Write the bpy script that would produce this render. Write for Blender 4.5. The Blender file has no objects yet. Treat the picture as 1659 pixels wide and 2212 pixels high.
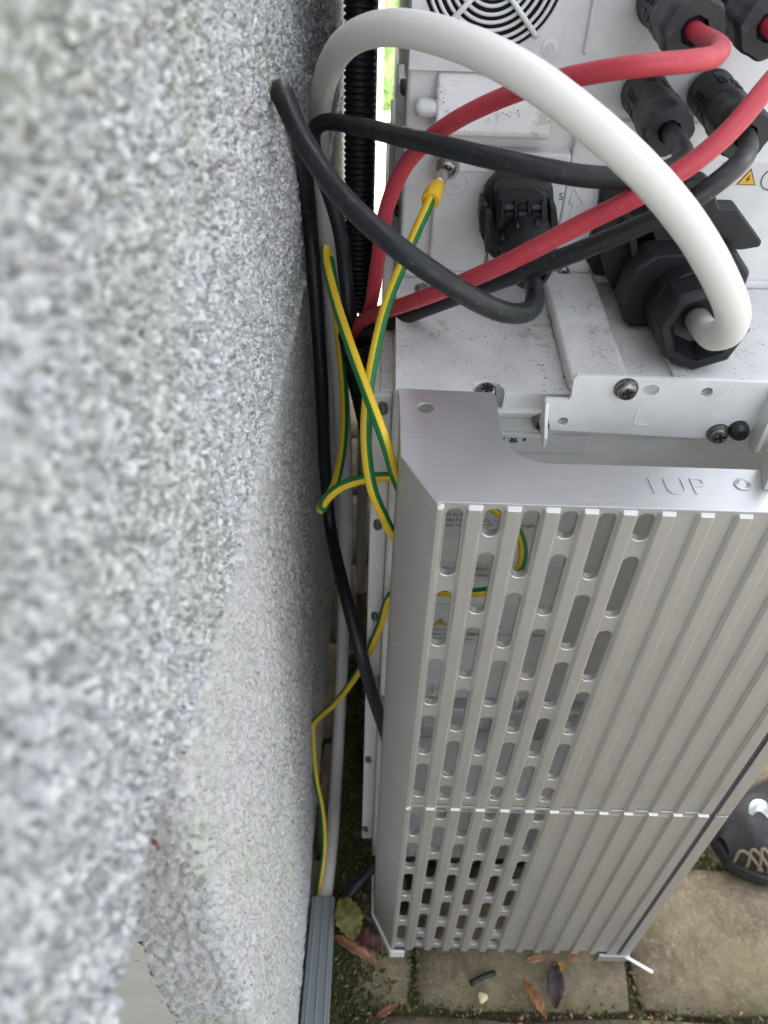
import bpy, bmesh, math, random
import numpy as np
from mathutils import Vector, Matrix, noise
from mathutils.geometry import tessellate_polygon
random.seed(7)
rng = np.random.default_rng(11)
sc = bpy.context.scene
COL = sc.collection
# ------------------------------------------------------------------ camera, world, sun, exposure
CAM = Vector((-0.02353031, -0.26369175, 0.25278667))
RM = Matrix(((0.99948034, 0.01220108, 0.02983558),
             (-0.02984793, 0.69981006, 0.71369169),
             (-0.01217166, -0.71421134, 0.69981057)))       # rows: right, up, back
cd = bpy.data.cameras.new('camera')
cam = bpy.data.objects.new('camera', cd)
COL.objects.link(cam)
cam.matrix_world = Matrix.Translation(CAM) @ RM.transposed().to_4x4()
cd.sensor_fit = 'HORIZONTAL'
cd.sensor_width = 36
cd.lens = 36 * 1761.36 / 1659
cd.clip_start = 0.005
cd.clip_end = 300
cd.dof.use_dof = True
cd.dof.focus_distance = 0.44
cd.dof.aperture_fstop = 38.2 / 2.2
sc.camera = cam
w = bpy.data.worlds.new('World')
sc.world = w
w.use_nodes = True
nt = w.node_tree
sky = nt.nodes.new('ShaderNodeTexSky')
sky.sky_type = 'NISHITA'
sky.sun_disc = False
SUN_EL = math.radians(50)
SUN_D = Vector((-0.5, 0.866, 0)).normalized() * math.cos(SUN_EL) + Vector((0, 0, math.sin(SUN_EL)))
sky.sun_elevation = SUN_EL
sky.sun_rotation = math.atan2(SUN_D.x, SUN_D.y)
sky.air_density = 1.0
sky.dust_density = 3.5
sky.ozone_density = 0.8
hs = nt.nodes.new('ShaderNodeHueSaturation')      # thin cloud greys the blue
hs.inputs['Saturation'].default_value = 0.28
nt.links.new(sky.outputs[0], hs.inputs['Color'])
nt.links.new(hs.outputs[0], nt.nodes['Background'].inputs[0])
nt.nodes['Background'].inputs[1].default_value = 0.15
ld = bpy.data.lights.new('sun', 'SUN')
ld.energy = 4.0
ld.angle = math.radians(0.6)
ld.color = (1, 0.95, 0.86)
sun = bpy.data.objects.new('sun', ld)
COL.objects.link(sun)
sun.rotation_euler = SUN_D.to_track_quat('Z', 'Y').to_euler()
sc.view_settings.view_transform = 'Standard'
sc.view_settings.look = 'None'
sc.view_settings.gamma = 1
sc.view_settings.use_curve_mapping = False
sc.view_settings.exposure = 2.28

GZ = -0.606      # ground level (zero is the top flange of the upper cover)
F_ = 1761.36
def at(px, py, y=None, z=None, x=None, d=None):
    """a measured picture position placed at its distance from the camera"""
    r = RM.transposed() @ Vector(((px - 829.5) / F_, -(py - 1106) / F_, -1))
    if y is not None: t = (y - CAM.y) / r.y
    elif z is not None: t = (z - CAM.z) / r.z
    elif x is not None: t = (x - CAM.x) / r.x
    else: t = d
    return CAM + r * t

# ------------------------------------------------------------------ materials
def mat(name, col=(.5, .5, .5), rough=.5, metal=0, spec=.5):
    m = bpy.data.materials.new(name)
    m.use_nodes = True
    b = m.node_tree.nodes['Principled BSDF']
    b.inputs['Base Color'].default_value = (*col, 1)
    b.inputs['Roughness'].default_value = rough
    b.inputs['Metallic'].default_value = metal
    b.inputs['Specular IOR Level'].default_value = spec
    return m
class MatKit:
    def __init__(s, m):
        s.m = m; s.n = m.node_tree.nodes; s.l = m.node_tree.links; s.b = s.n['Principled BSDF']
    def coord(s, scale=(1, 1, 1), rot=(0, 0, 0)):
        t = s.n.new('ShaderNodeTexCoord'); mp = s.n.new('ShaderNodeMapping')
        mp.inputs['Scale'].default_value = scale; mp.inputs['Rotation'].default_value = rot
        s.l.new(t.outputs['Object'], mp.inputs[0]); return mp.outputs[0]
    def noise(s, co, scale, detail=3, rough=.55):
        t = s.n.new('ShaderNodeTexNoise'); t.inputs['Scale'].default_value = scale
        t.inputs['Detail'].default_value = detail; t.inputs['Roughness'].default_value = rough
        s.l.new(co, t.inputs['Vector']); return t.outputs['Fac']
    def voro(s, co, scale, feat='F1'):
        t = s.n.new('ShaderNodeTexVoronoi'); t.inputs['Scale'].default_value = scale; t.feature = feat
        s.l.new(co, t.inputs['Vector']); return t.outputs['Distance']
    def ramp(s, fac, stops):
        r = s.n.new('ShaderNodeValToRGB'); e = r.color_ramp.elements
        while len(e) < len(stops): e.new(.5)
        for i, (p, c) in enumerate(stops):
            e[i].position = p; e[i].color = (*c, 1) if len(c) == 3 else c
        s.l.new(fac, r.inputs[0]); return r.outputs[0]
    def mix(s, a, b, fac, mode='MIX'):
        x = s.n.new('ShaderNodeMix'); x.data_type = 'RGBA'; x.blend_type = mode
        for v, i in ((a, 6), (b, 7)):
            if isinstance(v, tuple): x.inputs[i].default_value = (*v, 1)
            else: s.l.new(v, x.inputs[i])
        if isinstance(fac, float): x.inputs[0].default_value = fac
        else: s.l.new(fac, x.inputs[0])
        return x.outputs[2]
    def bump(s, h, strength, dist):
        b = s.n.new('ShaderNodeBump'); b.inputs['Strength'].default_value = strength
        b.inputs['Distance'].default_value = dist; s.l.new(h, b.inputs['Height'])
        s.l.new(b.outputs[0], s.b.inputs['Normal']); return b
    def set(s, k, v): s.l.new(v, s.b.inputs[k])

def paint(name, col, rough=.5, specks=0, grime=.25):
    m = mat(name, col, rough); k = MatKit(m); co = k.coord()
    g = k.ramp(k.noise(co, 45, 5), [(.35, (0, 0, 0)), (.75, (1, 1, 1))])
    c = k.mix(col, tuple(v * .86 for v in col), g)
    if grime:
        g2 = k.ramp(k.noise(co, 14, 6, .65), [(.5, (0, 0, 0)), (.72, (1, 1, 1))])
        gm = k.n.new('ShaderNodeMath'); gm.operation = 'MULTIPLY'; gm.inputs[1].default_value = grime
        k.l.new(g2, gm.inputs[0])
        c = k.mix(c, (col[0] * .72, col[1] * .68, col[2] * .6), gm.outputs[0])
    if specks:
        # scattered dirt specks: small voronoi cells kept only where a second noise is high
        for sca, th, dens, dc in ((420, .15, .565, (.12, .11, .10)), (900, .2, .54, (.25, .23, .20)), (170, .10, .60, (.10, .09, .08))):
            v = k.ramp(k.voro(co, sca), [(th, (1, 1, 1)), (th + .09, (0, 0, 0))])
            n = k.ramp(k.noise(co, sca * .21, 2), [(dens, (0, 0, 0)), (dens + .06, (1, 1, 1))])
            mm = k.mix((0, 0, 0), v, n)
            c = k.mix(c, dc, mm)
        # brown dried stains
        st = k.ramp(k.noise(co, 52, 6, .7), [(.585, (0, 0, 0)), (.64, (1, 1, 1))])
        c = k.mix(c, (.40, .34, .26), k.mix((0, 0, 0), st, .55))
    k.set('Base Color', c)
    k.bump(k.noise(co, 1900, 2), .25, .0003)
    return m

M = {}
M['white'] = paint('white powder coat', (.74, .745, .745), .45)
M['white_dirty'] = paint('weathered white powder coat', (.73, .73, .725), .5, specks=1, grime=.4)
M['white_bright'] = paint('white painted steel', (.78, .785, .785), .35)
M['label'] = mat('label foil', (.62, .62, .62), .4)
M['ink'] = mat('printed ink', (.03, .03, .035), .6)
M['ink_soft'] = mat('faded ink', (.12, .12, .12), .6)
M['yellow_sign'] = mat('warning yellow', (.75, .42, .02), .5)

def alu(name, col, rough, grain=(1, 1, 1), metal=1.0):
    m = mat(name, col, rough, metal); k = MatKit(m)
    co = k.coord(grain)
    n = k.noise(co, 900, 3)
    k.set('Roughness', k.ramp(n, [(.2, (rough - .06,) * 3), (.8, (rough + .08,) * 3)]))
    big = k.noise(k.coord(), 26, 4)
    c = k.mix(col, tuple(v * .9 for v in col), big)
    w_ = k.ramp(k.noise(k.coord(), 55, 7, .75), [(.56, (0, 0, 0)), (.70, (1, 1, 1))])
    c = k.mix(c, tuple(v * .78 for v in col), k.mix((0, 0, 0), w_, .5))
    k.set('Base Color', c)
    k.bump(n, .16, .00025)
    return m
M['alu'] = alu('anodised aluminium', (.64, .633, .615), .46, (1, 1, .05), .8)
M['alu_top'] = alu('brushed aluminium', (.60, .605, .62), .42, (.06, 1, 1), .75)
M['alu_dark'] = mat('dark slot trim', (.05, .055, .075), .35)
M['steel'] = alu('screw steel', (.30, .29, .28), .28)
M['steel_dark'] = mat('dark screw steel', (.05, .05, .052), .32, .6)
M['steel_tube'] = alu('galvanised steel', (.62, .64, .64), .3)
M['tube_bright'] = alu('bright galvanised steel', (.80, .81, .80), .3, (1, 1, 1), .5)
M['black_plastic'] = mat('black plastic', (.022, .023, .026), .5)
k = MatKit(M['black_plastic']); co = k.coord()
k.set('Base Color', k.ramp(k.noise(co, 60, 5), [(.35, (.008, .009, .011)), (.62, (.014, .015, .017)), (.8, (.035, .035, .033))]))
k.bump(k.noise(co, 1100, 2), .3, .0003)
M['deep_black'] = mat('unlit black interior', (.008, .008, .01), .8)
def rubber(name, c1, c2, rough, dust=(.25, .24, .22), bump=.15):
    m = mat(name, c1, rough); k = MatKit(m); co = k.coord()
    c = k.mix(c1, c2, k.noise(co, 38, 4))
    d = k.ramp(k.noise(co, 260, 6, .75), [(.58, (0, 0, 0)), (.74, (1, 1, 1))])
    c = k.mix(c, dust, k.mix((0, 0, 0), d, .45))
    k.set('Roughness', k.ramp(k.noise(co, 120, 4), [(.3, (rough - .08,) * 3), (.7, (rough + .16,) * 3)]))
    k.set('Base Color', c); k.bump(k.noise(co, 700, 3), bump, .0004)
    return m
M['slate'] = rubber('slate plastic', (.022, .024, .028), (.034, .037, .041), .5, bump=.2)
M['cable_black'] = rubber('black cable sheath', (.006, .008, .010), (.012, .014, .017), .42)
M['cable_blacker'] = rubber('matt black corrugated plastic', (.004, .007, .008), (.008, .011, .012), .45)
M['cable_red'] = rubber('red cable sheath', (.55, .055, .08), (.42, .035, .055), .42, dust=(.65, .22, .22))
M['cable_white'] = rubber('white cable sheath', (.77, .75, .715), (.72, .705, .68), .42, dust=(.6, .58, .54), bump=.05)
M['yellow'] = rubber('yellow wire insulation', (.80, .56, .02), (.68, .46, .02), .4, dust=(.85, .75, .4), bump=.08)
M['green'] = rubber('green wire insulation', (.005, .17, .035), (.004, .13, .025), .4, dust=(.1, .3, .15), bump=.08)
M['ferrule'] = mat('yellow crimp sleeve', (.78, .48, .015), .35)
M['clear'] = mat('tinned lug', (.52, .46, .38), .3, .8)
M['copper'] = mat('copper strand', (.45, .14, .06), .35, .9)
M['duct'] = alu('grey plastic trunking', (.19, .215, .22), .4, (1, .03, 1)); M['duct'].node_tree.nodes['Principled BSDF'].inputs['Metallic'].default_value = .0

def wallmat(name, col, chips=0.0):
    m = mat(name, col, .85, 0, .2); k = MatKit(m); co = k.coord()
    c = k.mix(tuple(v * .9 for v in col), tuple(min(1, v * 1.06) for v in col), k.ramp(k.noise(co, 180, 4), [(.3, (0, 0, 0)), (.7, (1, 1, 1))]))
    refl_mask = k.ramp(k.noise(co, 17, 4), [(.50, (0, 0, 0)), (.62, (1, 1, 1))])  # patches of a faint green reflection, painted into the wall colour
    refl_tint = (col[0] * .93, col[1] * 1.0, col[2] * .78)
    if chips:
        v = k.n.new('ShaderNodeTexVoronoi'); v.inputs['Scale'].default_value = 560; k.l.new(co, v.inputs['Vector'])
        sp = k.n.new('ShaderNodeSeparateColor'); k.l.new(v.outputs['Color'], sp.inputs[0])
        c = k.mix(c, k.ramp(sp.outputs[0], [(0, tuple(v_ * .42 for v_ in col)), (.35, tuple(v_ * .8 for v_ in col)), (.6, col), (1, tuple(min(.88, v_ * 1.5) for v_ in col))]), chips)
    c = k.mix(c, k.mix(c, (.84, .90, .70), 1.0, 'MULTIPLY'), k.mix((0, 0, 0), refl_mask, .4))
    dk = k.ramp(k.noise(co, 420, 1), [(.785, (0, 0, 0)), (.80, (1, 1, 1))])
    c = k.mix(c, (.06, .055, .05), dk)
    k.set('Base Color', c)
    h = k.mix(k.noise(co, 560, 5, .7), k.noise(co, 1300, 3, .7), .35)
    k.bump(h, 1.0, .0022)
    return m
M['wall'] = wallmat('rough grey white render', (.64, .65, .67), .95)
M['plinth'] = wallmat('pale render', (.67, .67, .66), .16)
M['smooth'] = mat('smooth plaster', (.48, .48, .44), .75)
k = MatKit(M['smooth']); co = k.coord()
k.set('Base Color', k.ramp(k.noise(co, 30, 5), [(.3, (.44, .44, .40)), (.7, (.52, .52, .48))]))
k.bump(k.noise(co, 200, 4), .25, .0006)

def stone(name, a, b, mossy=.5):
    m = mat(name, a, .9, 0, .2); k = MatKit(m); co = k.coord()
    c = k.mix(a, b, k.ramp(k.noise(co, 22, 6, .7), [(.35, (0, 0, 0)), (.65, (1, 1, 1))]))
    c = k.mix(c, tuple(v * .35 for v in a), k.ramp(k.noise(co, 240, 5, .8), [(.28, (1, 1, 1)), (.46, (0, 0, 0))]))
    c = k.mix(c, (.40, .34, .28), k.mix((0, 0, 0), k.ramp(k.noise(co, 150, 4, .75), [(.54, (0, 0, 0)), (.66, (1, 1, 1))]), .6))
    c = k.mix(c, (.34, .25, .20), k.mix((0, 0, 0), k.ramp(k.noise(co, 7, 5, .7), [(.52, (0, 0, 0)), (.66, (1, 1, 1))]), .6))
    if mossy:
        mo = k.ramp(k.noise(co, 8, 7, .78), [(.46, (0, 0, 0)), (.62, (1, 1, 1))])
        c = k.mix(c, (.10, .115, .03), k.mix((0, 0, 0), mo, mossy))
    k.set('Base Color', c)
    k.bump(k.noise(co, 260, 6, .75), .8, .002)
    return m
M['paver'] = stone('mossy concrete paver', (.14, .110, .072), (.32, .26, .18))
M['soil'] = stone('joint soil', (.045, .038, .025), (.07, .06, .035), .8)
M['slab'] = stone('sandy paving slab', (.52, .45, .30), (.58, .50, .36), 0)
M['far_ground'] = stone('grey outdoor paving', (.17, .17, .16), (.21, .21, .20), 0)
M['grass'] = mat('lawn green', (.07, .16, .018), .8)
k = MatKit(M['grass']); co = k.coord()
k.set('Base Color', k.ramp(k.noise(co, 25, 5), [(.3, (.05, .13, .012)), (.7, (.12, .22, .03))]))
M['moss'] = mat('moss', (.045, .055, .012), .9)
M['moss2'] = mat('dry moss', (.16, .13, .06), .9)
M['chip'] = mat('wood chip', (.45, .24, .12), .7)
M['stone_white'] = mat('cream pebble', (.66, .60, .38), .6)

# ------------------------------------------------------------------ object helpers
def link(o, parent=None):
    COL.objects.link(o)
    if parent: o.parent = parent; o.matrix_parent_inverse = parent.matrix_world.inverted()
    return o
def tag(o, label=None, cat=None, group=None, kind=None):
    if label: o['label'] = label
    if cat: o['category'] = cat
    if group: o['group'] = group
    if kind: o['kind'] = kind
    return o
def thing(name, label, cat, loc=(0, 0, 0), group=None):
    o = bpy.data.objects.new(name, None)
    o.empty_display_size = .01
    o.location = loc
    COL.objects.link(o)
    o.matrix_world = Matrix.Translation(loc)
    return tag(o, label, cat, group)
def mobj(name, vs, fs, m, parent=None, smooth=False, bevel=0, seg=2, mats=None, mi=None, ang=35):
    me = bpy.data.meshes.new(name)
    off = parent.matrix_world.translation if parent else Vector()
    # parts are stored in world-aligned coordinates relative to their own origin
    vs = [Vector(v) for v in vs]
    c = Vector((sum(v.x for v in vs), sum(v.y for v in vs), sum(v.z for v in vs))) / len(vs)
    me.from_pydata([v - c for v in vs], [], fs)
    for x in (mats or [m]): me.materials.append(x)
    if mi is not None: me.polygons.foreach_set('material_index', mi)
    if smooth: me.polygons.foreach_set('use_smooth', [True] * len(me.polygons))
    me.update()
    bm = bmesh.new(); bm.from_mesh(me); bmesh.ops.recalc_face_normals(bm, faces=bm.faces); bm.to_mesh(me); bm.free()
    o = bpy.data.objects.new(name, me)
    COL.objects.link(o)
    if parent:
        o.parent = parent
        pw = Vector(parent.matrix_world.translation)
        o.location = c - pw
    else: o.location = c
    o.matrix_world = Matrix.Translation(c)
    if bevel:
        b = o.modifiers.new('bevel', 'BEVEL'); b.width = bevel; b.segments = seg; b.limit_method = 'ANGLE'
        b.angle_limit = math.radians(ang); b.harden_normals = False
        if not smooth:
            me.polygons.foreach_set('use_smooth', [True] * len(me.polygons))
            try: me.set_sharp_from_angle(angle=math.radians(30))
            except Exception: pass
        wn = o.modifiers.new('normals', 'WEIGHTED_NORMAL'); wn.keep_sharp = True
    return o
def box_vf(x0, x1, y0, y1, z0, z1):
    v = [(x, y, z) for x in (x0, x1) for y in (y0, y1) for z in (z0, z1)]
    f = [(0, 1, 3, 2), (4, 6, 7, 5), (0, 4, 5, 1), (2, 3, 7, 6), (0, 2, 6, 4), (1, 5, 7, 3)]
    return v, f
def box(name, x0, x1, y0, y1, z0, z1, m, parent=None, bevel=.0006, seg=2):
    v, f = box_vf(x0, x1, y0, y1, z0, z1)
    return mobj(name, v, f, m, parent, bevel=bevel, seg=seg)
def plate(name, outer, holes, org, ux, uy, n, th, m, parent=None, bevel=0, seg=2):
    """flat plate with holes: 2-D loops in the (ux, uy) frame, extruded by th along n"""
    loops = [outer] + holes
    flat = [p for l in loops for p in l]
    tris = tessellate_polygon([[Vector((p[0], p[1], 0)) for p in l] for l in loops])
    N = len(flat)
    org, ux, uy, n = Vector(org), Vector(ux), Vector(uy), Vector(n)
    vs = [org + ux * p[0] + uy * p[1] for p in flat] + [org + ux * p[0] + uy * p[1] + n * th for p in flat]
    fs = [tuple(t) for t in tris] + [tuple(N + i for i in reversed(t)) for t in tris]
    b = 0
    for l in loops:
        L = len(l)
        for i in range(L):
            j = (i + 1) % L
            fs.append((b + i, b + j, N + b + j, N + b + i))
        b += L
    return mobj(name, vs, fs, m, parent, bevel=bevel, seg=seg)
def prism(name, pts, y, yb, m, parent=None, bevel=.0008, seg=2):
    """polygon traced on the vertical plane y, extruded back to yb"""
    P = [at(px, py, y=y) for px, py in pts]
    return plate(name, [(p.x, p.z) for p in P], [], (0, y, 0), (1, 0, 0), (0, 0, 1), (0, 1, 0), yb - y, m, parent, bevel, seg)
def frame(ax):
    ax = Vector(ax).normalized()
    u = Vector((0, 0, 1)).cross(ax)
    if u.length < .1: u = Vector((1, 0, 0))
    u.normalize()
    return u, ax.cross(u), ax
def lathe(name, c, ax, prof, m, parent=None, n=32, smooth=True, bevel=0, phase=0, mod=None):
    """prof: (distance along axis, radius)"""
    u, v, a = frame(ax); c = Vector(c); vs = []; fs = []
    for t, r in prof:
        for i in range(n):
            th = 2 * math.pi * i / n + phase
            rr = r * (mod(th) if mod else 1)
            vs.append(c + a * t + (u * math.cos(th) + v * math.sin(th)) * rr)
    for k in range(len(prof) - 1):
        for i in range(n):
            j = (i + 1) % n
            fs.append((k * n + i, k * n + j, (k + 1) * n + j, (k + 1) * n + i))
    fs.append(tuple(reversed(range(n)))); fs.append(tuple((len(prof) - 1) * n + i for i in range(n)))
    o = mobj(name, vs, fs, m, parent, smooth=smooth, bevel=bevel)
    if smooth:
        try: o.data.set_sharp_from_angle(angle=math.radians(38))
        except Exception: pass
    return o
def catmull(P, step):
    P = [Vector(p) for p in P]
    Q = [P[0] * 2 - P[1]] + P + [P[-1] * 2 - P[-2]]
    out = []
    for i in range(1, len(Q) - 2):
        p0, p1, p2, p3 = Q[i - 1:i + 3]
        d1 = max((p1 - p0).length ** .5, 1e-5); d2 = max((p2 - p1).length ** .5, 1e-5); d3 = max((p3 - p2).length ** .5, 1e-5)
        m1 = ((p1 - p0) / d1 - (p2 - p0) / (d1 + d2) + (p2 - p1) / d2) * d2
        m2 = ((p2 - p1) / d2 - (p3 - p1) / (d2 + d3) + (p3 - p2) / d3) * d2
        n = max(2, int((p2 - p1).length / step))
        for k in range(n):
            t = k / n
            out.append(p1 * (2 * t ** 3 - 3 * t ** 2 + 1) + m1 * (t ** 3 - 2 * t ** 2 + t) + p2 * (-2 * t ** 3 + 3 * t ** 2) + m2 * (t ** 3 - t ** 2))
    out.append(P[-1])
    # light smoothing keeps the bend of a stiff cable even
    for _ in range(6):
        out = [out[0]] + [(out[i - 1] + out[i] * 2 + out[i + 1]) / 4 for i in range(1, len(out) - 1)] + [out[-1]]
    return out
def tube_vf(C, r, n=20, rfun=None, up=None, twist=0, refs=None):
    vs, fs = [], []
    L = len(C)
    T = [(C[min(i + 1, L - 1)] - C[max(i - 1, 0)]).normalized() for i in range(L)]
    u = (up or Vector((0, 0, 1))).cross(T[0])
    if u.length < .05: u = Vector((1, 0, 0)).cross(T[0])
    u.normalize(); s = 0
    for i in range(L):
        if refs: u = refs[i]
        u = (u - T[i] * u.dot(T[i])).normalized(); v = T[i].cross(u)
        rr = rfun(s, i / (L - 1)) if rfun else r
        for k in range(n):
            a = 2 * math.pi * k / n + twist * s
            vs.append(C[i] + (u * math.cos(a) + v * math.sin(a)) * rr)
        if i < L - 1: s += (C[i + 1] - C[i]).length
    for i in range(L - 1):
        for k in range(n):
            j = (k + 1) % n
            fs.append((i * n + k, i * n + j, (i + 1) * n + j, (i + 1) * n + k))
    fs.append(tuple(reversed(range(n)))); fs.append(tuple((L - 1) * n + k for k in range(n)))
    return vs, fs
def uneven(r, seed):
    return lambda s_, t: r * (1 + .018 * noise.noise(Vector((s_ * 55, seed, 0))) + .012 * noise.noise(Vector((s_ * 180, seed, 5))))
def tube(name, pts, r, m, parent=None, step=.004, n=20, rfun=None, stripes=None, up=None, sides=None):
    C = catmull(pts, step)
    if rfun is None: rfun = uneven(r, len(pts) * 1.7)
    refs = None
    if sides:      # which way the green stripe of the wire is turned, given at some of its points
        refs = []; svs = []
        idx = [(min(range(len(C)), key=lambda q: (C[q] - p).length), v) for p, v in sides]
        idx.sort(key=lambda e: e[0])
        for q in range(len(C)):
            if q <= idx[0][0]: svs.append(idx[0][1]); continue
            if q >= idx[-1][0]: svs.append(idx[-1][1]); continue
            for (a, va), (b, vb) in zip(idx, idx[1:]):
                if a <= q < b: t = (q - a) / (b - a); svs.append(va.lerp(vb, t)); break
        for i, c in enumerate(C):
            T = (C[min(i + 1, len(C) - 1)] - C[max(i - 1, 0)]).normalized(); tc = (CAM - c).normalized()
            sd = T.cross(tc).normalized(); sgn = max(-1, min(1, sd.dot(svs[i]) * 2.2))
            refs.append(sd * sgn * .84 + tc * .54)
        for _ in range(12): refs = [refs[0]] + [(refs[i - 1] + refs[i] * 2 + refs[i + 1]) / 4 for i in range(1, len(refs) - 1)] + [refs[-1]]
    vs, fs = tube_vf(C, r, n, rfun, up, 0, refs)
    if stripes:
        m2, sect = stripes
        mi = [(1 if (k % n) in sect else 0) for k in range((len(C) - 1) * n)] + [0, 0]
        return mobj(name, vs, fs, None, parent, smooth=True, mats=[m, m2], mi=mi)
    return mobj(name, vs, fs, m, parent, smooth=True)
def txt(name, body, loc, ux, uy, size, m, parent, ext=.00008, align='LEFT', space=1.0, bold=0):
    c = bpy.data.curves.new(name, 'FONT'); c.body = body; c.size = size; c.extrude = ext; c.align_x = align
    c.space_character = space; c.offset = bold
    t = bpy.data.objects.new(name, c); COL.objects.link(t)
    ux = Vector(ux).normalized(); uy = Vector(uy).normalized()
    R = Matrix((ux, uy, ux.cross(uy))).transposed()
    dg = bpy.context.evaluated_depsgraph_get()
    me = bpy.data.meshes.new_from_object(t.evaluated_get(dg))
    bpy.data.objects.remove(t); bpy.data.curves.remove(c)
    me.name = name
    me.materials.clear(); me.materials.append(m)
    o = bpy.data.objects.new(name, me); COL.objects.link(o)
    loc = Vector(loc)
    mw = Matrix.Translation(loc) @ R.to_4x4()
    o.parent = parent
    pw = parent.matrix_world.copy() if parent else Matrix()
    o.matrix_local = pw.inverted() @ mw
    return o

# ------------------------------------------------------------------ ground
def big_plane(name, x0, x1, y0, y1, z, m, label=None):
    o = mobj(name, [(x0, y0, z), (x1, y0, z), (x1, y1, z), (x0, y1, z)], [(0, 1, 2, 3)], m)
    o['kind'] = 'structure'
    return o
ground = big_plane('ground', -60, 60, -60, 60, GZ - .016, M['far_ground'])
big_plane('soil_bed', -.5, 1.22, -.62, 1.12, GZ - .012, M['soil'])
pave = bpy.data.objects.new('pavement', None); COL.objects.link(pave); pave['kind'] = 'structure'
def paver_vf(w, d, h, seed):
    r = random.Random(seed); nx, ny = 5, 4; vs = []; fs = []
    for j in range(ny + 1):
        for i in range(nx + 1):
            u, v = i / nx, j / ny
            e = i in (0, nx) or j in (0, ny)
            cx = (u - .5) * w; cy = (v - .5) * d
            if (i in (0, nx)) and (j in (0, ny)): cx *= .96; cy *= .95
            vs.append((cx + r.uniform(-1, 1) * .0012, cy + r.uniform(-1, 1) * .0012, (-.0035 if e else 0) + r.uniform(-1, 1) * .0006))
    q = lambda i, j: j * (nx + 1) + i
    for j in range(ny):
        for i in range(nx): fs.append((q(i, j), q(i + 1, j), q(i + 1, j + 1), q(i, j + 1)))
    ring = [q(i, 0) for i in range(nx + 1)] + [q(nx, j) for j in range(1, ny + 1)] + [q(i, ny) for i in range(nx - 1, -1, -1)] + [q(0, j) for j in range(ny - 1, 0, -1)]
    b = len(vs)
    for k_ in ring: x, y, z = vs[k_]; vs.append((x * 1.01, y * 1.01, -h))
    for a in range(len(ring)):
        c = (a + 1) % len(ring); fs.append((ring[a], b + a, b + c, ring[c]))
    return vs, fs
PW, PD = .21, .14
kinds = []
for s in range(4):
    vs, fs = paver_vf(PW - .007, PD - .007, .011, s)
    me = bpy.data.meshes.new('paver'); me.from_pydata(vs, [], fs); me.materials.append(M['paver'])
    me.polygons.foreach_set('use_smooth', [True] * len(fs)); me.update(); kinds.append(me)
Y0 = at(1480, 2197, z=GZ).y
X0 = at(1362, 2100, z=GZ).x
for j in range(-4, 8):
    for i in range(-3, 6):
        o = bpy.data.objects.new('paver', kinds[(i * 7 + j * 3) % 4]); COL.objects.link(o); o.parent = pave
        o.location = (X0 + (i + .5 + (.5 if j % 2 else 0)) * PW, Y0 + (j + .5) * PD, GZ + random.uniform(-.001, .001))
        o.rotation_euler = (random.uniform(-.006, .006), random.uniform(-.006, .006), 0)
slabs = bpy.data.objects.new('terrace', None); COL.objects.link(slabs); slabs['kind'] = 'structure'
YS = Y0 + 8 * PD
v, f = box_vf(-.2, .2, -.1, .1, -.02, 0)
sme = bpy.data.meshes.new('slab'); sme.from_pydata(v, [], f); sme.materials.append(M['slab']); sme.update()
YE = at(850, 238, z=GZ).y
ns = max(3, int((YE - YS) / .2)); dd = (YE - YS) / ns
for j in range(ns):
    for i in range(-3, 5):
        o = bpy.data.objects.new('slab', sme); COL.objects.link(o); o.parent = slabs
        o.location = ((i + (.5 if j % 2 else 0)) * .41, YS + (j + .5) * dd, GZ); o.scale = (1, (dd - .008) / .2, 1)
lawn = big_plane('lawn', -40, 40, YE, 50, GZ + .002, M['grass'])
# blades on the nearest lawn
vs = []; fs = []
for i in range(26000):
    x = rng.uniform(-1.2, 1.8); y = YE + rng.uniform(0, 1) ** 1.5 * 4; h = rng.uniform(.02, .05); a = rng.uniform(0, 6.28); c, s = math.cos(a) * .0022, math.sin(a) * .0022
    lx, ly = rng.uniform(-.02, .02, 2); b = len(vs)
    vs += [(x - c, y - s, GZ), (x + c, y + s, GZ), (x + lx, y + ly, GZ + h)]; fs.append((b, b + 1, b + 2))
gb = mobj('grass', vs, fs, M['grass']); tag(gb, 'bright green sunlit lawn grass beyond the terrace', 'grass', kind='stuff')

# ------------------------------------------------------------------ house wall
def fbm(P, freq, seed, octs=3, rot=0.0):
    """value noise fbm on an (N,2) array; fast and vectorised"""
    out = np.zeros(len(P)); amp = 1; tot = 0; r = np.random.default_rng(seed)
    for o_ in range(octs):
        tab = r.random((256, 256)); c, s = math.cos(.6 + o_ * 1.1), math.sin(.6 + o_ * 1.1)
        Q = np.stack([P[:, 0] * c - P[:, 1] * s, P[:, 0] * s + P[:, 1] * c], 1) * freq + 37.3 * o_ + 500
        I = np.floor(Q).astype(int); Fr = Q - I; Fr = Fr * Fr * (3 - 2 * Fr)
        g = lambda a, b: tab[(I[:, 0] + a) & 255, (I[:, 1] + b) & 255]
        v = (g(0, 0) * (1 - Fr[:, 0]) + g(1, 0) * Fr[:, 0]) * (1 - Fr[:, 1]) + (g(0, 1) * (1 - Fr[:, 0]) + g(1, 1) * Fr[:, 0]) * Fr[:, 1]
        out += v * amp; tot += amp; amp *= .5; freq *= 2.1
    return out / tot
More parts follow.
